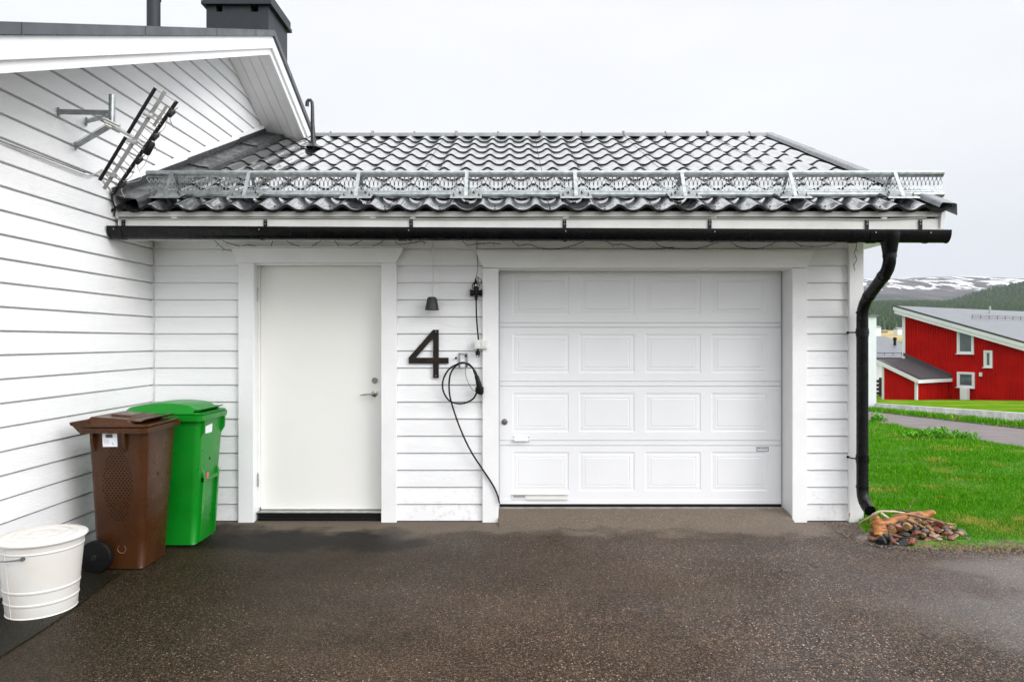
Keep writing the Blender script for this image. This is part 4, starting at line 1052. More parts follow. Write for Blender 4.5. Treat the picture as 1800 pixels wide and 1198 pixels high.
mb = MB(); mb.tube(bez(loop), .0072, 10); mb.tube(bez(loop2), .0072, 10); mb.build('cable', M['rubber'], ch, smooth=True)
mb = MB(); mb.tube(bez([c_(829, 644, -.025), c_(834, 652, -.03), c_(838, 662, -.035), c_(841, 672, -.035), c_(842.5, 680, -.032), c_(843, 684, -.03)], 3), [.008]*3+[.013]*3+[.019]*3+[.023]*3+[.024]*3+[.026], 14)
mb.tube([c_(842.8, 680, -.03), c_(843, 689, -.028), c_(841.5, 692, -.028)], [.036, .036, .030], 18)
mb.build('connector', M['rubber'], ch, smooth=True)
mb = MB(); mb.tube(bez([c_(818, 641), c_(819, 660), c_(825, 676), c_(833, 686), c_(840, 687, -.02)]), .002, 5); mb.build('cap_cord', M['rubber'], ch)

# fairy lights
fl = thing('fairy_lights', 'thin dark string of unlit fairy lights drooping under the eave', 'fairy lights', (0, 5.74, 2.38))
def garland(nodes, Y, name='wire'):
    mb = MB(); path = bez([P(x, y, Y) for x, y in nodes], 6)
    mb.tube(path, .0025, 4)
    acc = 0
    for i in range(1, len(path)-1):
        acc += (path[i]-path[i-1]).length
        if acc > .065:
            acc = 0; p = path[i]; s = random.choice((-1, 1)); d = Vector((s*random.uniform(.006, .016), -.004, -random.uniform(.012, .024)))
            mb.tube([p, p+d*.7, p+d], [.0013, .0013, .0026], 5)
    mb.build(name, M['rubber'], fl)
YGl = YS_-.03
garland([(374, 419), (388, 433), (400, 440), (418, 436), (436, 430), (455, 434), (474, 435), (480, 421)], YGl)
garland([(386, 420), (405, 428), (440, 437), (470, 439)], YGl)
garland([(500, 421), (515, 429), (540, 436), (552, 430), (566, 422)], YGl)
garland([(587, 422), (603, 438), (626, 437), (650, 434), (668, 427), (676, 421)], YGl)
garland([(693, 421), (700, 429), (722, 427), (738, 424), (749, 427)], YGl)
garland([(640, 421), (600, 437), (560, 437)], YGl)
garland([(812, 422), (822, 431), (836, 429), (860, 427), (880, 429)], YGl)
garland([(898, 422), (912, 431), (930, 429), (950, 436), (975, 438), (1005, 432), (1030, 423)], YGl)
garland([(1062, 422), (1078, 430), (1095, 429), (1120, 437), (1150, 438), (1185, 434)], YGl)
garland([(1150, 423), (1163, 433), (1190, 437), (1215, 438), (1240, 433), (1265, 424)], YGl)
garland([(1282, 423), (1300, 434), (1330, 437), (1352, 431), (1368, 423)], YGl)
garland([(1392, 423), (1410, 432), (1440, 433), (1462, 429), (1478, 422)], YGl)
garland([(1506, 423), (1505, 435), (1502, 445), (1506, 456), (1501, 466), (1503, 476)], YC-.02)
# white cables along the fascia and the corner
tv = thing('aerial_cable', 'thin grey cable running down the house wall and along the fascia', 'cable', (XL, 5.3, 2.5))
mb = MB()
wl = lambda px, py, off=.012: (lambda Y: ((XL+off), Y, GZ(py, Y)))((XL+off)*F/(px-CX))
mb.tube(bez([wl(2, 249), wl(50, 269), wl(100, 289), wl(145, 306), wl(158, 309)]), .004, 6)
mb.tube(bez([wl(158, 309), wl(172, 303), wl(180, 298), wl(178, 312, .03), wl(193, 332, .03), wl(198, 345), wl(201, 372), wl(204, 384)]), .0045, 6)
mb.tube(bez([(-3.03, YF-.008, GZ(384, YF)), (-2.9, YF-.012, GZ(384.5, YF)), (-1.5, YF-.01, GZ(383.5, YF)), (-.5, YF-.012, GZ(385, YF)), (1, YF-.01, GZ(383.7, YF)), (2.4, YF-.012, GZ(384.8, YF)), (2.8, YF-.012, GZ(386, YF)), (3.2, YF-.01, GZ(383, YF))]), .004, 6)
mb.build('cable', mat('grey_cable', (.42,.42,.40), .5), tv)
mb = MB(); mb.tube(bez([wl(0, 247), wl(50, 266), wl(105, 287), wl(150, 304)]), .003, 6)
mb.tube(bez([wl(198, 330, .02), wl(197, 350, .02), wl(202, 365, .02), wl(201, 380, .02)]), .005, 6); mb.build('cable', M['rubber'], tv)
# TV aerial
aer = thing('tv_aerial', 'tilted aluminium TV aerial grid on a three legged wall mount', 'aerial', (XL, 4.75, 3.0))
Ym = 4.61
mast_t, mast_b = P(197, 167, Ym), P(196.5, 216, Ym)
mb = MB(); mb.tube([mast_t, mast_b], .020, 16); mb.build('mast', M['zincl'], aer, smooth=True)
def arm(a, b_, w_=.015):
    mb = MB(); a = Vector(a); b_ = Vector(b_); d = (b_-a).normalized(); u = d.cross(Vector((0, 0, 1))).normalized(); v = u.cross(d).normalized()
    vs_ = [p+u*s*.004+v*t*w_ for p in (a, b_) for s, t in ((-1, -1), (1, -1), (1, 1), (-1, 1))]
    mb.add(vs_, [(0, 1, 5, 4), (1, 2, 6, 5), (2, 3, 7, 6), (3, 0, 4, 7), (0, 3, 2, 1), (4, 5, 6, 7)])
    for s in (-1, 1):
        vs_ = [p+u*s*.004*0+u*(.012+.0*s)+v*(t) for p in (a, b_) for t in (s*w_-.002, s*w_+.002)]
        mb.add([vs_[0], vs_[1], vs_[3], vs_[2]], [(0, 1, 2, 3)])
    mb.tube([a-Vector((.0, 0, .03)), a+Vector((0, 0, .03))], .008, 8); mb.tube([b_-u*.02, b_+u*.03], .009, 8)
    mb.build('mount_arm', M['zincl'], aer)
arm(wl(103, 197, .01), P(193, 199, Ym)); arm(wl(152, 214, .01), P(194, 203, Ym), .013); arm(wl(133, 257, .01), P(194, 221, Ym), .019)
mb = MB(); cpt = P(194, 219, Ym-.02)
for q_ in range(3): mb.tube([cpt+Vector((-.04+.01*q_, -.02, .035-.022*q_)), cpt+Vector((.055, .015, -.005-.02*q_))], .011, 8)
mb.tube([cpt+Vector((-.05, -.03, .02)), cpt+Vector((-.05, .05, .02))], .005, 6); mb.tube([cpt+Vector((.04, -.05, -.02)), cpt+Vector((.04, .05, -.02))], .005, 6)
mb.build('clamp', M['alu'], aer)
mb = MB(); mb.tube([P(198, 222, Ym-.03), P(236, 243, Ym-.02), P(252, 256, Ym)], .011, 4); mb.build('boom', M['alu'], aer)
La, Lb = P(273, 155, 4.42), P(175, 317, 4.42); Ra, Rb = P(311, 178, 4.78), P(198, 342, 4.78)
Ca, Cb = P(290, 161, 4.55), P(183, 332, 4.55)
gap0 = .545
mb = MB(); mb.tube([La, La.lerp(Lb, .49)], .011, 8); mb.tube([La.lerp(Lb, .53), Lb], .011, 8); mb.build('grid_rail', M['rubber'], aer)
mb = MB(); mb.tube([Ra, Rb], .013, 8); mb.build('grid_rail', M['dsteel'], aer)
mb = MB(); mb.tube([Ca, Cb], .014, 4); mb.tube([P(293, 187, 4.6), P(270, 222, 4.6)], .011, 4); mb.build('grid_spine', M['alu'], aer)
mb = MB()
for k in range(15):
    t = .01+.98*k/14; a = La.lerp(Lb, t); b_ = Ra.lerp(Rb, t-.02*(1-2*t)*0); m_ = a.lerp(b_, .5); mb.tube([a, m_+Vector((0, -.01, .004)), b_], .0032, 5)
mb.build('grid_rod', M['alu'], aer)
mb = MB()
for t in (.25, .52, .86):
    mb = MB(); p = Ca.lerp(Cb, t); mb.tube([p+Vector((-.03, -.015, .01)), p+Vector((.03, -.015, -.01))], .016, 6); mb.tube([p, Ra.lerp(Rb, t)+Vector((0, 0, 0))], .005, 5)
    mb.build('clamp', M['alu'], aer)
for t, nm in ((.13, 0), (.38, 0), (.63, 0), (.88, 0)):
    p = Ra.lerp(Rb, t)+Vector((.028, -.03, -.01)); mb = MB()
    mb.tube([Ra.lerp(Rb, t), p], .012, 6); mb.tube([p+Vector((0, -.02, -.02)), p+Vector((.008, .02, .02))], .020, 8)
    mb.mi = 1
    mb.tube([p+Vector((.01, -.01, .006)), p+Vector((.035, -.02, .014)), p+Vector((.075, -.05, .022))], .003, 5)
    mb.tube([p+Vector((.008, 0, -.012)), p+Vector((.006, -.02, -.05)), p+Vector((.010, .02, -.095))], .003, 5)
    mb.build('dipole', [M['rubber'], M['alu']], aer)
mb = MB(); a = P(268, 249, 4.66); b_ = P(256, 272, 4.66); mb.tube([a, a.lerp(b_, .1), a.lerp(b_, .9), b_], [.016, .024, .024, .016], 12); mb.build('amplifier_box', M['rubber'], aer, smooth=True)
mb = MB()
for t0, t1 in ((.13, .38), (.38, .63), (.63, .88)):
    p0, p1_ = Ra.lerp(Rb, t0)+Vector((.03, -.04, 0)), Ra.lerp(Rb, t1)+Vector((.03, -.04, 0))
    mb.tube(bez([p0, p0.lerp(p1_, .35)+Vector((.02, 0, .0)), p0.lerp(p1_, .7)+Vector((.035, 0, -.01)), p1_]), .002, 5)
mb.tube(bez([P(262, 272, 4.66), P(254, 290, 4.66), P(246, 300, 4.66), P(247, 315, 4.66), P(222, 322, 4.7)]), .0025, 5)
mb.build('feed_cable', M['alu'], aer)

# ------------------------------------------------------------------ bins
def wheelie(name, label, x0, x1, y0, y1, m, wheels_y, dark):
    """front faces +X; body between x0 (back, near house wall) and x1, y0 nearest the camera"""
    b = thing(name, label, 'bin', ((x0+x1)/2, (y0+y1)/2, 0))
    return b
# brown bin
x0, x1, y0, y1 = -2.835, -2.435, 4.545, 4.965
bb = thing('wheelie_bin', 'brown wheelie bin with perforated side and white label, left of the green bin', 'bin', ((x0+x1)/2, (y0+y1)/2, 0))
mb = MB()
def binsecs(x0, x1, y0, y1, h, tx0, tx1, ty):
    r = []
    for t, z in ((0, .012), (.01, .022), (.25, .24), (.5, .48), (.8, .76), (1, h)):
        k = 1-t; r.append((z, x0+tx0*k, x1-tx1*k, y0+ty*k, y1-ty*k, .045 if t > 0 else .03))
    return r
mb.loft(binsecs(x0, x1, y0, y1, .93, .03, .05, .045))
# reinforcement ribs under the rim, near side
for X in (GX(163.5, 4.55), GX(219, 4.55)):
    mb.prism([(X, y0+.004, .93), (X, y0-.03, .93), (X, y0-.028, .86), (X, y0+.012, .79)], (.018, 0, 0))
mb.mi = 1
def side_y(z): return y0+.045*(1-(z-.012)/.918)
rnum = 0
z = .86
for r in range(31):
    z = .868-.0165*r*1.0
    hw = .045+.055*sin(pi*min(1, max(0, r/30)))*1.0 if r > 3 else .05
    n = int(2*hw/.024); off = .012 if r % 2 else 0
    for k in range(-n//2, n//2+1):
        X = -2.635+k*.024+off
        if abs(X+2.635) > hw: continue
        zz = z-.03; mb.lathe([(.0046, 0), (.0046, -.0012)], (X, side_y(zz)+.0004, zz), 6, 'y')
bbody = mb.build('body', [M['brown'], M['bindark']], bb, smooth=True, auto=35)
mb = MB()
mb.loft([(.930, x0-.03, x1+.022, y0-.045, y1+.03, .03), (.962, x0-.03, x1+.024, y0-.047, y1+.032, .03), (.964, x0-.022, x1+.018, y0-.04, y1+.025, .03)])
mb.build('rim', M['brown'], bb, smooth=True, auto=30)
mb = MB()
mb.loft([(.968, x0-.005, x1+.012, y0-.036, y1+.022, .03), (.978, x0-.005, x1+.014, y0-.038, y1+.024, .03), (.985, x0+.0, x1-.0, y0-.03, y1+.016, .03)])
# raised hood, higher towards the hinge side
def hood(mb, xa, xb, ya, yb, zb, zt0, zt1, ins):
    vs = [(xa, ya, zb), (xb, ya, zb), (xb, yb, zb), (xa, yb, zb), (xa+ins*.6, ya+ins, zt0), (xb-ins*1.4, ya+ins, zt1), (xb-ins*1.4, yb-ins, zt1), (xa+ins*.6, yb-ins, zt0)]
    mb.add(vs, [(0, 3, 2, 1), (4, 5, 6, 7), (0, 1, 5, 4), (1, 2, 6, 5), (2, 3, 7, 6), (3, 0, 4, 7)])
hood(mb, x0-.0, x1-.085, y0-.03, y1+.015, .984, 1.035, 1.018, .04)
# lifted front lip of the lid
mb.prism([(x1-.17, y0+.03, 1.012), (x1-.05, y0+.02, 1.004), (x1-.005, y0+.02, 1.024), (x1-.0, y0+.02, 1.018), (x1-.05, y0+.02, .997), (x1-.17, y0+.03, .995)], (0, y1-y0-.05, 0))
hood(mb, x0+.09, x1-.15, y0+.10, y1-.10, 1.015, 1.042, 1.032, .02)
mb.build('lid', M['brown'], bb, bevel=.006)
mb = MB()
mb.tube([(x0-.085, y0-.02, .99), (x0-.085, y1, .99)], .014, 10)
for yy in (y0-.02, y0+.14, y1-.14, y1): mb.prism([(x0-.1, yy-.006, 1.0), (x0-.07, yy-.006, 1.005), (x0+.03, yy-.006, 1.02), (x0+.02, yy-.006, .94), (x0-.02, yy-.006, .92)], (0, .012, 0))
mb.build('handle', M['brown'], bb, bevel=.003)
def wheel(b, X, Y, r, t, axle):
    mb = MB(); mb.lathe([(r*.72, -.001), (r*.78, 0), (r*.96, 0), (r, .008), (r, t-.008), (r*.96, t), (r*.7, t)], (X, Y, r), 40, 'y')
    wh = mb.build('wheel', M['rubber'], b, smooth=True, auto=50)
    mb = MB(); mb.lathe([(.001, -.010), (.016, -.010), (.02, .004), (r*.3, .010), (r*.62, .006), (r*.72, .002), (r*.75, .004), (r*.72, .014)], (X, Y, r), 40, 'y')
    mb.build('hub', mat('wheel_hub_plastic', (.014,.015,.017), .3) if 'wheel_hub_plastic' not in bpy.data.materials else bpy.data.materials['wheel_hub_plastic'], wh, smooth=True)
wheel(bb, -2.765, 4.515, .108, .045, 0); wheel(bb, -2.765, 4.955, .108, .045, 0)
mb = MB(); mb.tube([(-2.765, 4.52, .108), (-2.765, 4.98, .108)], .012, 10); mb.build('axle', M['dsteel'], bb)
# label with bar code
ly = side_y(.90)-.002
l0, l1, lz0, lz1 = GX(179.5, ly), GX(205.5, ly), GZ(785, ly), GZ(761.5, ly)
mb = MB(); mb.prism([(l0, ly+.0, lz1), (l1-.0, ly, lz1+.002), (l1+.002, side_y(lz0)-.002, lz0+.001), (l0+.003, side_y(lz0)-.002, lz0)], (0, .0012, 0))
mb.mi = 1; xx = l0+.024
for wd_ in (.003, .0015, .003, .001, .002, .003, .0015, .002, .0035, .001, .003, .002):
    mb.box(xx, xx+wd_, ly-.0012, ly-.0002, lz1-.028, lz1-.004); xx += wd_+.0017
mb.mi = 2
for k in range(4): mb.box(l0+.01, l0+.045, ly+.0002, ly+.0012, lz1-.042-.008*k, lz1-.0405-.008*k)
mb.mi = 1
for dx, dz in ((.066, -.068), (.072, -.076)): mb.lathe([(.0035, 0), (.003, -.001)], (l0+dx, ly+.0028, lz1+dz+.004), 8, 'y')
mb.build('sticker', [M['label'], M['ink'], M['inkgrey']], bb)
def fx(z, x1, t): return x1-t*(1-(z-.012)/.918)
def plug(b, X, Y, z):
    mb = MB(); mb.lathe([(.001, .007), (.007, .007), (.010, .004), (.013, 0)], (X, Y, z), 14, 'x')
    mb.build('plug', M['rubber'], b, smooth=True)
zz = .624; plug(bb, fx(zz, x1, .05)-.002, 4.73, zz)
mb = MB(); c0_ = (-2.62+.0, side_y(.14)-.0, .145); ring = [(c0_[0]+.028*cos(a*pi/12), c0_[1]-.0, c0_[2]+.028*sin(a*pi/12)) for a in range(24)]
mb.tube(ring, .0018, 5, closed=True); mb.build('moulded_ring', mat('scuffed_brown', (.30,.13,.10), .5), bb)

# green bin
x0, x1, y0, y1 = -2.86, -2.315, 5.07, 5.50
gb = thing('wheelie_bin', 'bright green wheelie bin with domed lid beside the entry door', 'bin', ((x0+x1)/2, (y0+y1)/2, 0))
mb = MB()
secs_g = binsecs(x0, x1, y0, y1, .945, .03, .065, .05)
mb.loft(secs_g)
for yy in (y0+.03, y1-.05): mb.prism([(x1-.02, yy, .945), (x1+.022, yy, .945), (x1+.018, yy, .86), (x1-.02, yy, .80)], (0, .015, 0))
# two raised pillars on the front face leave a channel between them
def fxg(z): return x1-.065*(1-(z-.012)/.933)
for ya_, yb_ in ((y0+.085, y0+.125), (y1-.095, y1-.07)):
    mb.prism([(fxg(.03)-.01, ya_, .03), (fxg(.03)+.020, ya_, .03), (fxg(.52)+.018, ya_, .52), (fxg(.56), ya_, .56), (fxg(.56)-.01, ya_, .56)], (0, yb_-ya_, 0))
mb.prism([(fxg(.50)-.01, y0+.085, .475), (fxg(.5)+.019, y0+.085, .475), (fxg(.52)+.018, y0+.085, .502), (fxg(.52)-.01, y0+.085, .512)], (0, .265, 0))
mb.build('body', M['green'], gb, smooth=True, auto=35)
mb = MB(); mb.loft([(.945, x0-.02, x1+.02, y0-.03, y1+.02, .035), (.985, x0-.02, x1+.024, y0-.032, y1+.022, .035), (.988, x0-.015, x1+.016, y0-.025, y1+.015, .035)])
mb.build('rim', M['green'], gb, smooth=True, auto=30)
mb = MB(); mb.loft([(.992, x0-.0, x1+.016, y0-.022, y1+.014, .04), (1.0, x0, x1+.018, y0-.024, y1+.016, .04), (1.005, x0+.01, x1-.0, y0-.015, y1+.007, .04)])
vs = []; nu, nv = 14, 8
for i in range(nu+1):
    for j in range(nv+1):
        u, v = i/nu, j/nv; X = x0-.03+(x1-.05-(x0-.03))*u; Y = y0-.02+(y1+.01-y0+.02)*v
        e = min(1, sin(pi*min(max(v, 0), 1))*3.2); prof_u = sin(pi*(.08+.78*u))**.6 if u < 1 else .6
        z = 1.003+(.072*prof_u)*e*(1 if 0 < u else .2)
        if u > .9: z -= .02*(u-.9)*10*e
        vs.append((X, Y, z))
mb.add(vs, [(i*(nv+1)+j, (i+1)*(nv+1)+j, (i+1)*(nv+1)+j+1, i*(nv+1)+j+1) for i in range(nu) for j in range(nv)])
# front grip lip and recess line
mb.prism([(x1-.17, y0+.04, 1.045), (x1-.03, y0+.03, 1.028), (x1+.004, y0+.03, 1.036), (x1+.004, y0+.03, 1.028), (x1-.03, y0+.03, 1.014), (x1-.17, y0+.04, 1.03)], (0, y1-y0-.07, 0))
mb.build('lid', M['green'], gb, smooth=True, auto=30)
mb = MB(); mb.tube([(x0-.09, y0+.02, .99), (x0-.09, y1-.02, .99)], .015, 10)
for yy in (y0+.02, y1-.03): mb.prism([(x0-.1, yy, 1.0), (x0+.03, yy, 1.02), (x0+.02, yy, .94)], (0, .012, 0))
mb.build('handle', M['green'], gb)
wheel(gb, -2.78, 5.03, .108, .045, 0); wheel(gb, -2.78, 5.48, .108, .045, 0)
plug(gb, fxg(.636)-.002, 5.275, .636)
mb = MB(); 
v_ = []
for k in range(16):
    a = 2*pi*k/16; u, v = cos(a)*.036, sin(a)*.017; r_ = radians(38); v_.append((fxg(.52)+.012, 5.215+u*cos(r_)*.7-v*sin(r_), .515+u*sin(r_)+v*cos(r_)))
mb.prism(v_, (.012, 0, 0)); mb.build('reflector', M['pink'], gb, bevel=.003)
mb = MB(); mb.prism([(fxg(.88)+.003, 5.16, .84), (fxg(.88)+.003, 5.27, .84), (fxg(.9)+.004, 5.275, .905), (fxg(.9)+.004, 5.15, .895)], (-.002, 0, 0)); mb.build('sticker', M['label'], gb)
mb = MB(); yl = y0+.001; mb.box(-2.56, -2.525, yl-.003, yl-.001, .86, .91); mb.build('sticker', M['label'], gb)

# white bucket with lid
bx, by = -2.705, 3.93
bk = thing('lidded_bucket', 'white enamelled metal bucket with lid, standing in front of the brown bin', 'bucket', (bx, by, 0))
pr = [(.001, .004), (.170, .004), (.175, 0), (.177, .006), (.173, .012)]
H = .42
def br(z): return .173+(.212-.173)*z/H
for z in (.02, .068, .075, .082, .088, .14, .147, .154, .16, .30, .36, .365, .370, .375, .39, .42):
    d = .003 if z in (.075, .082, .147, .154) else (.003 if z in (.365, .370) else 0)
    pr.append((br(z)+d, z))
pr += [(.216, .422), (.208, .424), (.19, .40), (.001, .39)]
mb = MB(); mb.lathe(pr, (bx, by, 0), 64)
# vertical folded seam
a = radians(250); 
sp = [(bx+cos(a)*(br(z)+.001), by+sin(a)*(br(z)+.001), z) for z in (.01, .2, .395)]
mb.tube(sp, .0025, 6)
mb.build('bucket_body', M['bucket'], bk, smooth=True, auto=18)
mb = MB(); zl = .425
prl = [(.226, -.012), (.229, -.006), (.227, 0), (.215, .006), (.19, .008), (.185, .010), (.178, .007), (.14, .008), (.135, .012), (.125, .0125), (.118, .009), (.06, .009), (.055, .0125), (.048, .013), (.04, .010), (.001, .012)]
mb.lathe(prl, (bx, by, zl), 64); mb.build('lid', M['bucket'], bk, smooth=True, auto=60)
mb = MB(); hp = []
for k in range(13):
    t = k/12; a = radians(205+t*75); rr2 = br(.335)+.006+.022*sin(pi*t)
    hp.append((bx+cos(a)*rr2, by+sin(a)*rr2, .352-.012*sin(pi*t)))
mb.tube(bez(hp, 3), .0035, 8); 
for p in (hp[0], hp[-1]): mb.tube([Vector(p)+Vector((0, .012, 0)), Vector(p)-Vector((0, .008, 0))], .011, 10)
mb.build('handle', M['dsteel'] if 0 else mat('handle_wire', (.16,.16,.17), .35, metal=.8), bk, smooth=True)

# ------------------------------------------------------------------ stones, wood
stone_c = {'pink': (.30,.13,.075), 'red': (.22,.06,.03), 'grey': (.11,.10,.09), 'black': (.016,.017,.019), 'tan': (.33,.19,.075), 'pale': (.36,.24,.16), 'green': (.09,.09,.055)}
MS = {k: mat('stone_'+k, v, .3 if k == 'black' else .4, vary=.6, vscale=26, bump=.5, bscale=70, detail=6) for k, v in stone_c.items()}
def rock(px, py, Y, wpx, hpx, col, label, group='stones heaped below the downpipe', ang=None, name='stone'):
    wpx *= 1.18; hpx *= 1.22
    r = wpx/F*Y/2; rz = hpx/F*Y/2; c = P(px, py, Y)
    bm = bmesh.new(); bmesh.ops.create_icosphere(bm, subdivisions=4 if wpx > 24 else 3, radius=1)
    sd_ = random.random()*100; fl_ = 1.6 if ang else .0
    planes = [(Vector((random.gauss(0, 1), random.gauss(0, 1), random.gauss(0, 1))).normalized(), random.uniform(.45, .78)) for _ in range(9 if ang else 7)]
    for v in bm.verts:
        d = v.co.normalized(); k = 1+.16*mnoise.noise(d*1.5+Vector((sd_, 0, 0)))+.05*mnoise.noise(d*5+Vector((0, sd_, 0)))
        for n_, h_ in planes:
            q_ = d.dot(n_)*k
            if q_ > h_: k *= h_/q_ if q_ else 1
        v.co = d*k
    rot = Matrix.Rotation(random.uniform(-.6, .6), 3, 'Y') @ Matrix.Rotation(random.uniform(-.5, .5), 3, 'X')
    rz0 = Matrix.Rotation(random.random()*6.28, 3, 'Z')
    for v in bm.verts: v.co = rz0 @ v.co; v.co = rot @ Vector((v.co.x*r*1.25, v.co.y*r*.95, v.co.z*rz*1.0))
    me = bpy.data.meshes.new(name); bm.to_mesh(me); bm.free(); me.materials.append(MS[col])
    me.polygons.foreach_set('use_smooth', [False]*len(me.polygons))
    o = bpy.data.objects.new(name, me); COL.objects.link(o); o.location = c; return tag(o, label, 'stone', group)
big = [
 (1571, 928, 5.30, 25, 20, 'pink', 'large angular pink stone in front of the log', True),
 (1605, 918, 5.38, 25, 19, 'tan', 'large rounded tan stone resting on the heap behind the cut branch', False),
 (1618, 937, 5.28, 20, 18, 'pink', 'angular reddish pink stone in the middle of the heap', True),
 (1642, 933, 5.30, 27, 18, 'black', 'largest wet black stone, right of the middle of the heap', True),
 (1592, 941, 5.22, 25, 18, 'green', 'big grey green stone with a pale top edge', True),
 (1667, 942, 5.28, 25, 14, 'pale', 'broad pale pinkish stone right of the large black stone', False),
 (1690, 938, 5.32, 26, 16, 'grey', 'rounded grey brown stone at the right end of the heap', False),
 (1575, 943, 5.19, 20, 12, 'red', 'elongated brick red stone below the angular pink stone', False),
 (1535, 937, 5.30, 16, 12, 'red', 'rounded dull red stone at the left end of the heap', False),
 (1534, 947, 5.22, 14, 10, 'pink', 'small brownish stone lowest at the left end of the heap', False),
 (1627, 947, 5.17, 18, 14, 'black', 'angular black stone in front below the largest black stone', True),
 (1591, 953, 5.12, 22, 13, 'black', 'low black stone at the front edge by the asphalt', True),
 (1549, 950, 5.16, 20, 16, 'black', 'dark wet stone under the log at the front left', True),
 (1610, 911, 5.46, 12, 9, 'grey', 'small grey stone peeping out behind the tan stone', False),
 (1656, 933, 5.42, 14, 12, 'tan', 'orange tan stone behind the largest black stone', False),
 (1632, 914, 5.5, 14, 12, 'grey', 'blue grey stone at the back of the heap', False),
 (1666, 949, 5.18, 20, 12, 'tan', 'yellowish stone at the front right of the heap', False),
 (1643, 950, 5.14, 22, 11, 'pale', 'mottled pale stone at the front right of the heap', True),
 (1612, 926, 5.33, 17, 12, 'pink', 'pink stone squeezed under the tan stone', False),
 (1700, 948, 5.2, 14, 8, 'black', 'small dark stone at the right tip of the heap', True),
]
for px, py, Y, a, b_, c, lb, an in big: rock(px, py, Y, a, b_, c, lb, ang=True)
names = {'pink': 'small pink stone filling gaps in the heap', 'red': 'small red stone filling gaps in the heap', 'grey': 'small grey stone filling gaps in the heap', 'black': 'small black stone filling gaps in the heap',
         'tan': 'small tan stone filling gaps in the heap', 'pale': 'small pale stone filling gaps in the heap', 'green': 'small greenish stone filling gaps in the heap'}
rs = random.Random(5)
for i in range(130):
    px = rs.uniform(1532, 1702); u = (px-1616)/88; Y = rs.uniform(5.08+.10*abs(u), 5.46)
    base = 599+EYE/Y*F
    hgt = .15*(1-u*u)*max(.1, sin(pi*min(1, (Y-5.04)/.5)))
    py = base-rs.uniform(0, 1)*hgt/Y*F-2
    s = rs.uniform(8, 17)
    c = rs.choice(['pink', 'pink', 'grey', 'black', 'black', 'tan', 'tan', 'pale', 'red', 'red', 'green'])
    rock(px, py, Y, s, s*rs.uniform(.55, .85), c, names[c], group='small filler stones of the heap', ang=rs.random() < .8)
# bed of soil under the heap
mb = MB(); vs = [(3.02, 5.30, .05)]
for k in range(24):
    a = 2*pi*k/24; vs.append((3.02+cos(a)*.36*(1+.1*sin(3*a)), 5.29+sin(a)*.22, -.01))
ring2 = [(3.02+cos(2*pi*k/24)*.2, 5.30+sin(2*pi*k/24)*.12, .04) for k in range(24)]
vs += ring2
mb.add(vs, [(0, 25+k, 25+(k+1) % 24) for k in range(24)]+[(25+k, 1+k, 1+(k+1) % 24, 25+(k+1) % 24) for k in range(24)])
tag(mb.build('soil', M['gravel'], smooth=True, auto=0), 'dark soil under the heap of stones', kind='stuff')
# loose grit by the corner and the asphalt edge
vs = []; fs = []
def grit(n, f_):
    for _ in range(n):
        X, Y, s = f_(); z = .002; i = len(vs); a = random.random()*6
        vs.extend([(X+cos(a)*s, Y+sin(a)*s, z), (X+cos(a+2.1)*s, Y+sin(a+2.1)*s, z), (X+cos(a+4.2)*s, Y+sin(a+4.2)*s, z), (X+s*.2, Y, z+s*1.1)])
        fs.extend([(i, i+1, i+3), (i+1, i+2, i+3), (i+2, i, i+3)])
grit(900, lambda: (random.uniform(2.62, 2.92), random.gauss(5.52, .13), random.uniform(.003, .010)))
def edge_pt():
    Y = random.uniform(4.9, 5.3); X = lawn_left(Y)+random.gauss(0, .07)+(-.02); return X, Y+random.gauss(0, .03), random.uniform(.003, .009)
grit(1000, edge_pt)
grit(900, lambda: (random.uniform(3.0, 5.0), random.gauss(4.96, .035), random.uniform(.003, .009)))
grit(1100, lambda: (random.uniform(-2.4, 4.2), random.uniform(2.6, 5.6), random.uniform(.0012, .0035)))
me = bpy.data.meshes.new('gravel'); me.from_pydata(vs, [], fs); me.materials.append(mat('grit', (.22,.17,.14), .7, vary=.7, vscale=60)); o = bpy.data.objects.new('gravel', me); COL.objects.link(o)
tag(o, 'loose grit scattered over the asphalt and along its ragged edge', kind='stuff')
# log
def gnarly(pts, radii, n, amp, m, name, label, cat='log', end=None):
    mb = MB(); pts = bez(pts, 5); m_ = len(pts); rad = [radii[0]+0]*m_
    for i in range(m_):
        t = i/(m_-1)*(len(radii)-1); k = min(int(t), len(radii)-2); rad[i] = radii[k]+(radii[k+1]-radii[k])*(t-k)
    mb.tube(pts, rad, n)
    for i, v in enumerate(mb.v):
        p = Vector(v); q_ = p*18; d = Vector((mnoise.noise(q_), mnoise.noise(q_+Vector((9, 0, 0))), mnoise.noise(q_+Vector((0, 9, 0)))))
        mb.v[i] = tuple(p+d*amp)
    return tag(mb.build(name, m, origin=tuple(pts[0]), smooth=True, auto=50), label, cat)
gnarly([P(1533, 917, 5.38), P(1548, 924, 5.36), P(1575, 917, 5.40), P(1600, 908, 5.45), P(1628, 904, 5.50), P(1642, 900, 5.52)], [.030, .045, .040, .038, .034, .022], 14, .014, M['wood'], 'log', 'gnarled orange brown log lying across the heap of stones')
gnarly([P(1536, 908, 5.38), P(1545, 922, 5.35), P(1548, 936, 5.27), P(1543, 944, 5.22)], [.028, .05, .045, .03], 12, .02, M['wood'], 'log', 'splintered orange root stump at the left end of the heap')
mb = MB(); c = P(1592, 924, 5.27); d = Vector((-.12, -1, .12)).normalized()
mb.tube([c+d*.02, c-d*.08], [.034, .036], 18); mb.mi = 1; mb.tube([c+d*.021, c+d*.0225], [.032, .031], 18)
tag(mb.build('cut_branch', [M['bark'], M['woodend']], origin=tuple(c), smooth=True, auto=40), 'sawn branch stub showing its pale cut end', 'branch')
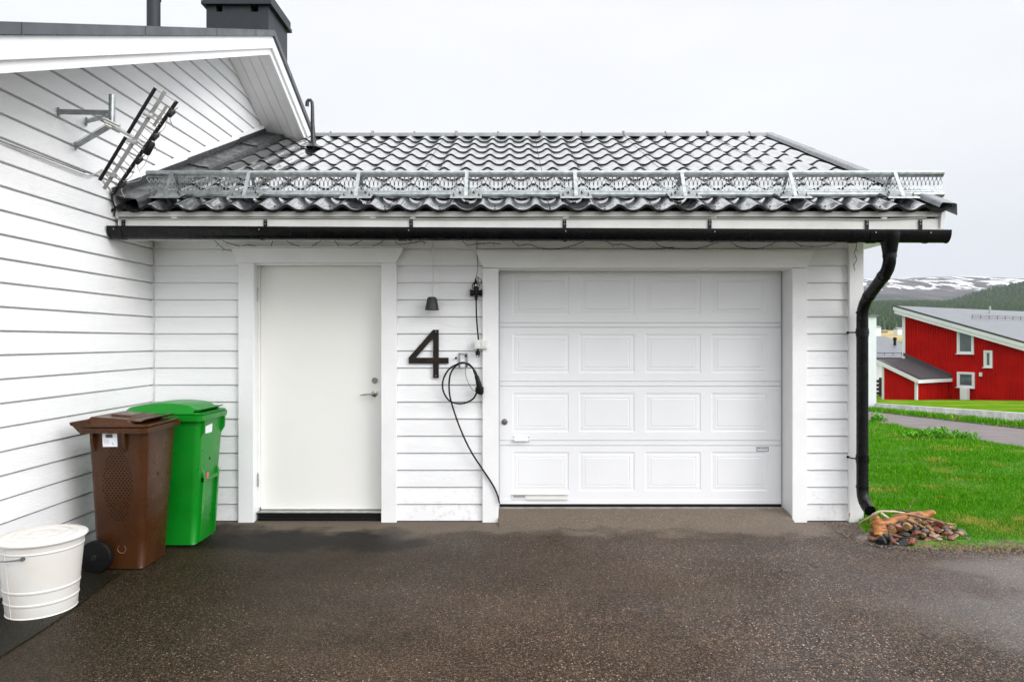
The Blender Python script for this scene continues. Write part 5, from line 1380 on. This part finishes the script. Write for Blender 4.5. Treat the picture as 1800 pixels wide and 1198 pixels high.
gnarly([P(1510, 919, 5.62), P(1522, 912, 5.55), P(1531, 907, 5.5), P(1537, 902, 5.47), P(1550, 898, 5.45), P(1575, 899, 5.44), P(1600, 903, 5.44)], [.006, .008, .009, .010, .009, .007, .004], 7, .006, M['twigp'], 'stick', 'pale bare stick arching from the garage corner over the log', 'stick')
gnarly([P(1568, 906, 5.44), P(1590, 903, 5.42), P(1612, 906, 5.38), P(1640, 913, 5.32), P(1660, 919, 5.28), P(1680, 922, 5.25)], [.006, .009, .011, .010, .009, .009], 8, .006, M['twig'], 'stick', 'long brown stick pointing right across the heap', 'stick')
gnarly([P(1577, 897, 5.5), P(1592, 898, 5.48), P(1607, 902, 5.46), P(1621, 907, 5.44)], [.004, .007, .008, .006], 7, .006, M['bark'], 'stick', 'dark thin stick crossing behind the brown stick', 'stick')
gnarly([P(1549, 901, 5.42), P(1556, 906, 5.38), P(1562, 910, 5.35)], [.008, .010, .007], 7, .004, M['twigp'], 'stick', 'short pale twig leaning on top of the log', 'stick')
gnarly([P(1563, 935, 5.2), P(1566, 948, 5.14), P(1566, 959, 5.1)], [.012, .010, .004], 7, .006, M['bark'], 'stick', 'weathered grey splinter hanging at the front of the heap', 'stick')
gnarly([P(1596, 902, 5.7), P(1602, 886, 5.75), P(1606, 878, 5.78), P(1614, 873, 5.8)], [.004, .003, .003, .002], 5, .003, M['twig'], 'twig', 'thin upright twig standing in the grass behind the stones', 'twig')
# little twig and scraps on the asphalt
gnarly([P(608, 1019, 3.66), P(616, 1022, 3.64), P(620, 1028, 3.6), P(628, 1031, 3.57)], [.002, .003, .003, .002], 5, .002, M['bark'], 'twig', 'tiny dark twig lying on the asphalt in front of the entry door', 'twig')

# ------------------------------------------------------------------ plants on the lawn
def leafy(name, label, X0, Y0, wx, n, h, m):
    vs = []; fs = []
    for _ in range(n):
        bx_, by_ = X0+random.uniform(-wx, wx), Y0+random.gauss(0, .10); z = hb(by_)+.02; hh = h*random.uniform(.6, 1.1)*(1-.5*abs(bx_-X0)/wx)
        la, ll = random.random()*6.28, random.uniform(.1, .5)*hh
        for k in range(6):
            t = .2+.8*k/5; c = Vector((bx_+cos(la)*ll*t, by_+sin(la)*ll*t, z+hh*t)); a = random.random()*6.28; l_ = random.uniform(.05, .09); w_ = .014; i = len(vs)
            d = Vector((cos(a), sin(a), .7)); s_ = Vector((-sin(a), cos(a), 0))*w_
            vs += [c-Vector((0, 0, .02)), c+d*l_*.5+s_, c+d*l_, c+d*l_*.5-s_]; fs.append((i, i+1, i+2, i+3))
    me = bpy.data.meshes.new(name); me.from_pydata([tuple(v) for v in vs], [], fs); me.materials.append(m)
    o = bpy.data.objects.new(name, me); COL.objects.link(o); return tag(o, label, 'plant')
leafy('leafy_plant', 'low leafy perennial clump on the lawn edge by the road', 8.85, 14.1, .72, 150, .26, M['leaf'])
leafy('leafy_plant', 'small leafy clump beside the downpipe at the far lawn edge', 11.35, 21.2, .2, 60, .3, M['leaf'])

# ------------------------------------------------------------------ neighbourhood
# low concrete wall
mb = MB()
ysw = [12, 16, 20, 24, 28, 31, 34]
for a, b_ in zip(ysw, ysw[1:]):
    mb.prism([(wall_line(a), a, hb(a)-.1), (wall_line(b_), b_, hb(b_)-.1), (wall_line(b_), b_, hb(b_)+.31), (wall_line(a), a, hb(a)+.31)], (.16, 0, 0))
tag(mb.build('concrete_wall', M['conc'], origin=(wall_line(20), 20, hb(20))), 'long low pale concrete wall along the road', 'wall')
# pale building beyond, its corner beside the downpipe
pw = thing('outbuilding', 'pale grey flat sided outbuilding partly hidden behind the downpipe', 'outbuilding', (15, 36, hb(36)))
mb = MB(); zt = GZ(556, 34.2); xr_ = GX(1540.5, 34.2)
mb.box(xr_-7, xr_, 34.2, 41, hb(34.2)-.1, zt); mb.build('wall', M['paleh'], pw)
mb = MB(); mb.box(xr_-7.1, xr_+.06, 34.1, 41.1, zt, zt+.09); mb.build('roof', M['farroof'], pw)
mb = MB(); mb.box(xr_-.5, xr_-.42, 34.05, 34.19, GZ(632, 34), GZ(602, 34)); mb.build('cabinet', M['farwhite'], pw)

O = Vector((GX(1588, 50), 50.0)); AL = radians(60); e1 = Vector((cos(AL), -sin(AL))); n1 = Vector((-sin(AL), -cos(AL)))
def W(t, d, z): p = O+e1*t+n1*d; return (p.x, p.y, z)
def hit(px, py, d=0.0):
    r = Vector(((px-CX)/F, 1.0)); o_ = O+n1*d; Yp = o_.dot(n1)/r.dot(n1); t = (r*Yp-O).dot(e1); return t, EYE+(CY-py)/F*Yp
def bxl(mb, t0, t1, d0, d1, z0, z1):
    mb.add([W(t0, d0, z0), W(t1, d0, z0), W(t1, d1, z0), W(t0, d1, z0), W(t0, d0, z1), W(t1, d0, z1), W(t1, d1, z1), W(t0, d1, z1)],
           [(0, 1, 2, 3), (7, 6, 5, 4), (4, 5, 1, 0), (5, 6, 2, 1), (6, 7, 3, 2), (7, 4, 0, 3)])
red = thing('red_house', 'dark red boarded house with white trim and grey sloping roof across the road', 'house', W(5, -4, -3))
tL, zL = hit(1580, 539.5, .45); tR, zR = hit(1800, 601, .45)
rs_ = (zR-zL)/(tR-tL)
def rt(t): return zL+rs_*(t-tL)
TE = 12.5; DB = -28
mb = MB()
mb.add([W(0, 0, -3.6), W(TE, 0, -3.6), W(TE, 0, rt(TE)-.35), W(0, 0, rt(0)-.35)], [(0, 1, 2, 3)])
mb.add([W(0, DB, -3.6), W(0, 0, -3.6), W(0, 0, rt(0)-.35), W(0, DB, rt(0)-.35)], [(0, 1, 2, 3)])
mb.add([W(TE, 0, -3.6), W(TE, DB, -3.6), W(TE, DB, rt(TE)-.35), W(TE, 0, rt(TE)-.35)], [(0, 1, 2, 3)])
mb.add([W(TE, DB, -3.6), W(0, DB, -3.6), W(0, DB, rt(0)-.35), W(TE, DB, rt(TE)-.35)], [(0, 1, 2, 3)])
t = .16
while t < TE:
    mb.add([W(t, 0, -3.5), W(t, .05, -3.5), W(t+.055, .05, -3.5), W(t+.055, 0, -3.5), W(t, 0, rt(t)-.36), W(t, .05, rt(t)-.36), W(t+.055, .05, rt(t)-.36), W(t+.055, 0, rt(t)-.36)], [(0, 1, 5, 4), (1, 2, 6, 5), (2, 3, 7, 6)])
    t += .17
mb.build('wall', M['redwall'], red)
mb = MB(); th = .16
mb.add([W(-.45, .45, rt(-.45)), W(TE+.5, .45, rt(TE+.5)), W(TE+.5, DB-.4, rt(TE+.5)), W(-.45, DB-.4, rt(-.45)),
        W(-.45, .45, rt(-.45)-th), W(TE+.5, .45, rt(TE+.5)-th), W(TE+.5, DB-.4, rt(TE+.5)-th), W(-.45, DB-.4, rt(-.45)-th)],
       [(0, 1, 2, 3), (7, 6, 5, 4), (4, 5, 1, 0), (5, 6, 2, 1), (6, 7, 3, 2), (7, 4, 0, 3)])
rroof = mb.build('roof', M['farroof'], red)
def slopebox(mb, t0, t1, d0, d1, a, b_):
    mb.add([W(t0, d0, rt(t0)-b_), W(t1, d0, rt(t1)-b_), W(t1, d1, rt(t1)-b_), W(t0, d1, rt(t0)-b_), W(t0, d0, rt(t0)-a), W(t1, d0, rt(t1)-a), W(t1, d1, rt(t1)-a), W(t0, d1, rt(t0)-a)],
           [(0, 1, 2, 3), (7, 6, 5, 4), (4, 5, 1, 0), (5, 6, 2, 1), (6, 7, 3, 2), (7, 4, 0, 3)])
mb = MB(); slopebox(mb, -.47, TE+.5, .46, .50, .06, .32); slopebox(mb, -.40, TE+.5, .42, .455, .30, .55); slopebox(mb, -.4, TE+.4, .0, .42, .42, .45)
mb.build('bargeboard', M['farwhite'], red)
mb = MB(); slopebox(mb, -.5, TE+.5, .42, .53, -.05, .055); mb.build('roof_edging', M['farroofd'], red)
mb = MB(); bxl(mb, -.06, .16, -.02, .06, -3.4, rt(0)-.40); bxl(mb, -.06, -.0, -.2, .0, -3.4, rt(0)-.40); mb.build('corner_board', M['farwhite'], red)
def win(px0, py0, px1, py1, gp_):
    t0, z1 = hit(px0, py0); t1, z0 = hit(px1, py1); fw = .12
    mb = MB(); 
    for a in ((t0, t0+fw, z0, z1), (t1-fw, t1, z0, z1), (t0+fw, t1-fw, z1-fw, z1), (t0+fw, t1-fw, z0, z0+fw)): bxl(mb, a[0], a[1], .0, .12, a[2], a[3])
    i0 = t0+fw; 
    for a in ((i0, i0+.05, z0+fw, z1-fw), (t1-fw-.05, t1-fw, z0+fw, z1-fw), (i0, t1-fw, z1-fw-.05, z1-fw), (i0, t1-fw, z0+fw, z0+fw+.05)): bxl(mb, a[0], a[1], -.0, .085, a[2], a[3])
    wf = mb.build('window', M['farwhite'], red)
    mb = MB(); bxl(mb, i0+.05, t1-fw-.05, .002, .062, z0+fw+.05, z1-fw-.05); mb.build('pane', M['glass'], wf)
    mb = MB(); bxl(mb, t0-.05, t1+.05, .12, .2, z0-.03, z0+.02); mb.build('sill', M['farwhite'], wf)
win(1683.5, 578.5, 1713, 622, 0); win(1730.5, 615.5, 1745.5, 646, 0); win(1683.5, 653, 1714, 682, 0)
tt, zz = hit(1723, 661, .0); mb = MB(); bxl(mb, tt, tt+.16, .03, .16, zz, zz+.26); mb.build('wall_light', M['plasticw'], red)
tt, zz = hit(1687, 706, .9); tt2, zz2 = hit(1699, 682, .9)
mb = MB(); bxl(mb, tt, tt2, .5, .9, zz-.3, zz2); o = tag(mb.build('utility_cabinet', M['farwhite'], origin=W(tt, .7, zz), bevel=.02), 'white utility cabinet standing against the red house below a window', 'cabinet')
# roof furniture
mb = MB(); tA, zA = 3.4, 0
for dd in [-14+1.2*k for k in range(9)]:
    mb.tube([W(2.5, dd, rt(2.5)), W(2.5, dd, rt(2.5)+.25)], .02, 5)
for zz in (.12, .25): mb.tube([W(2.5, -14, rt(2.5)+zz), W(2.5, -4.4, rt(2.5)+zz)], .018, 5)
mb.build('snow_guard', M['flash'], rroof)
mb = MB(); mb.tube([W(.6, -11.0, rt(.6)-.1), W(.6, -11.0, rt(.6)+.55)], .07, 8); mb.build('vent_pipe', M['alu'], rroof)
# lower side wing
Ft, _ = hit(1667, 700); m0, m1 = .2, 12
def pxof(t, d): p = O+e1*t+n1*d; return CX+F*p.x/p.y
for _ in range(50):
    mm = (m0+m1)/2
    if pxof(Ft, mm) > 1611: m0 = mm
    else: m1 = mm
DM = mm; tl, _ = hit(1552, 700, DM); tlo, zlo = hit(1541, 631, DM+.2); tro, zro = hit(1612, 664.5, DM+.2)
s2 = (zro-zlo)/(tro-tlo)
def rt2(t): return zlo+s2*(t-tlo)
mb = MB()
mb.add([W(tl, DM, -3.9), W(Ft, DM, -3.9), W(Ft, DM, rt2(Ft)-.3), W(tl, DM, rt2(tl)-.3)], [(0, 1, 2, 3)])
mb.add([W(Ft, DM, -3.9), W(Ft, .0, -3.9), W(Ft, .0, rt2(Ft)-.3), W(Ft, DM, rt2(Ft)-.3)], [(0, 1, 2, 3)])
mb.add([W(tl, .0, -3.9), W(tl, DM, -3.9), W(tl, DM, rt2(tl)-.3), W(tl, .0, rt2(tl)-.3)], [(0, 1, 2, 3)])
t = tl+.2
while t < Ft-.1:
    mb.add([W(t, DM, -3.9), W(t, DM+.03, -3.9), W(t+.055, DM+.03, -3.9), W(t+.055, DM, -3.9), W(t, DM, rt2(t)-.31), W(t, DM+.03, rt2(t)-.31), W(t+.055, DM+.03, rt2(t)-.31), W(t+.055, DM, rt2(t)-.31)], [(0, 1, 5, 4), (1, 2, 6, 5), (2, 3, 7, 6)]); t += .17
d_ = .15
while d_ < DM-.15:
    bxl(mb, Ft, Ft+.03, d_, d_+.055, -3.9, rt2(Ft)-.31); d_ += .17
mb.build('wall', M['redwall'], red)
mb = MB(); vs = []
for t in (tlo, tro+.1):
    for d in (.0, DM+.25): vs += [W(t, d, rt2(t)), W(t, d, rt2(t)-.1)]
mb.add(vs, [(0, 2, 6, 4), (1, 5, 7, 3), (2, 3, 7, 6), (4, 6, 7, 5), (0, 4, 5, 1), (0, 1, 3, 2)])
# standing ridges of the sheet roof
for k in range(int((DM)/.28)):
    d = .1+.28*k; mb.add([W(tlo, d, rt2(tlo)), W(tlo, d+.04, rt2(tlo)+.035), W(tlo, d+.08, rt2(tlo)), W(tro+.1, d, rt2(tro+.1)), W(tro+.1, d+.04, rt2(tro+.1)+.035), W(tro+.1, d+.08, rt2(tro+.1))], [(0, 1, 4, 3), (1, 2, 5, 4), (3, 4, 5)])
mb.build('roof', M['farroofd'], red)
mb = MB()
def sb2(t0, t1, d0, d1, a, b_):
    mb.add([W(t0, d0, rt2(t0)-b_), W(t1, d0, rt2(t1)-b_), W(t1, d1, rt2(t1)-b_), W(t0, d1, rt2(t0)-b_), W(t0, d0, rt2(t0)-a), W(t1, d0, rt2(t1)-a), W(t1, d1, rt2(t1)-a), W(t0, d1, rt2(t0)-a)],
           [(0, 1, 2, 3), (7, 6, 5, 4), (4, 5, 1, 0), (5, 6, 2, 1), (6, 7, 3, 2), (7, 4, 0, 3)])
sb2(tlo, tro+.12, DM+.26, DM+.30, .02, .28); sb2(tlo, tro, DM+.04, DM+.26, .2, .24)
bxl(mb, tro+.1, tro+.14, .0, DM+.3, rt2(tro)-.33, rt2(tro)-.1)
mb.build('bargeboard', M['farwhite'], red)
mb = MB(); bxl(mb, Ft-.1, Ft+.05, DM-.1, DM+.05, -3.9, rt2(Ft)-.28); bxl(mb, tl-.05, tl+.1, DM-.1, DM+.05, -3.9, rt2(tl)-.28); mb.build('corner_board', M['farwhite'], red)
mb = MB(); mb.add([W(.05, .02, rt2(.05)+.0), W(tro+.1, .02, rt2(tro+.1)), W(tro+.1, .02, rt2(tro+.1)+.22), W(.05, .02, rt2(.05)+.22), W(.05, .12, rt2(.05)+.0), W(tro+.1, .12, rt2(tro+.1)), W(tro+.1, .08, rt2(tro+.1)+.22), W(.05, .08, rt2(.05)+.22)],
     [(0, 1, 5, 4), (4, 5, 6, 7), (5, 1, 2, 6), (7, 6, 2, 3), (0, 4, 7, 3)]); mb.build('flashing', M['farroofd'], red)

# grey roofed house beyond
gh = thing('grey_roofed_house', 'white house with wide grey roof and black vent, behind the red house', 'house', (35, 84, hb(84)))
Ya, Yb = 78, 88
za_, zb2 = GZ(628, Ya), GZ(590.5, Yb)
xa, xb = GX(1500, Ya), GX(1640, Ya)
mb = MB(); mb.prism([(xa, Ya, za_), (xa, Yb, zb2), (xa, Yb+10, za_), (xa, Yb+10, za_-.2), (xa, Yb, zb2-.2), (xa, Ya, za_-.2)], (xb-xa, 0, 0)); gr_ = mb.build('roof', M['farroof'], gh)
mb = MB(); mb.box(xa+.5, xb-.5, Ya+.7, Yb+9.3, hb(Ya)-2, za_-.15); mb.build('wall', M['farwhite'], gh)
mb = MB(); mb.box(xa, xb, Ya-.15, Ya, za_-.18, za_-.02); mb.build('gutter', M['farroofd'], gh)
mb = MB(); mb.lathe([(.16, -.4), (.16, .6), (.22, .62), (.22, .85), (.1, .95)], P(1573, 606, 83.5), 10); mb.build('vent_pipe', M['rubber'], gr_)
mb = MB(); mb.tube([(xb-9, Ya+1, za_+.5), (xb-1, Ya+1, za_+.5)], .04, 5)
for k in range(9): mb.tube([(xb-9+k, Ya+1, za_+.2), (xb-9+k, Ya+1, za_+.55)], .03, 5)
mb.build('snow_guard', M['flash'], gr_)
# timber stack beside the red wing
mb = MB(); Yt = 60; zt0 = hb(Yt)
for k in range(5): mb.box(GX(1541, Yt)-1.5, GX(1549, Yt)+.8, Yt-.2+.02*k, Yt+.3, zt0+.35*k+.05, zt0+.35*k+.28)
for x in (GX(1542.5, Yt), GX(1546.5, Yt)): mb.box(x, x+.18, Yt-.4, Yt-.22, zt0, zt0+1.9)
tag(mb.build('plank_fence', M['bark'], origin=(GX(1545, Yt), Yt, zt0)), 'dark plank fence glimpsed beside the red wing', 'fence')
# village cottages in the valley
def cottage(px, Y, w_, h_, dpt, m, label):
    c = thing('cottage', label, 'cottage', (GX(px, Y), Y, hb(Y)), group='cottages in the valley'); x = GX(px, Y); z = hb(Y)-1
    mb = MB(); mb.box(x-w_/2, x+w_/2, Y, Y+dpt, z, z+h_); mb.build('wall', m, c)
    mb = MB(); mb.prism([(x-w_/2-.4, Y-.5, z+h_), (x-w_/2-.4, Y+dpt/2, z+h_+w_*.28), (x-w_/2-.4, Y+dpt+.5, z+h_)], (w_+.8, 0, 0)); mb.build('roof', M['farroof'], c)
cottage(1543.5, 500, 4.5, 8, 6, M['farwhite'], 'small white cottage at the edge of the yellow field')
cottage(1583, 560, 5, 6, 6, M['farwhite'], 'white cottage half hidden by the corner of the red house')
cottage(1556, 640, 5, 2.6, 4, mat('ochre_paint', (.38,.20,.07), .8), 'low ochre barn in the middle of the yellow field')

# ------------------------------------------------------------------ haze
mb = MB(); mb.box(-1500, 6000, -40, 6600, -12, 620)
hz = mb.build('haze', [bpy.data.materials.new('air_haze')])
hm = hz.data.materials[0]; hm.use_nodes = True; t = hm.node_tree; t.nodes.clear()
o_ = t.nodes.new('ShaderNodeOutputMaterial'); v = t.nodes.new('ShaderNodeVolumePrincipled'); v.inputs['Color'].default_value = (.86, .91, 1.0, 1); v.inputs['Density'].default_value = 4.5e-5
v.inputs['Anisotropy'].default_value = .2
t.links.new(v.outputs[0], o_.inputs['Volume']); tag(hz, 'thin pale haze in the air', kind='stuff')
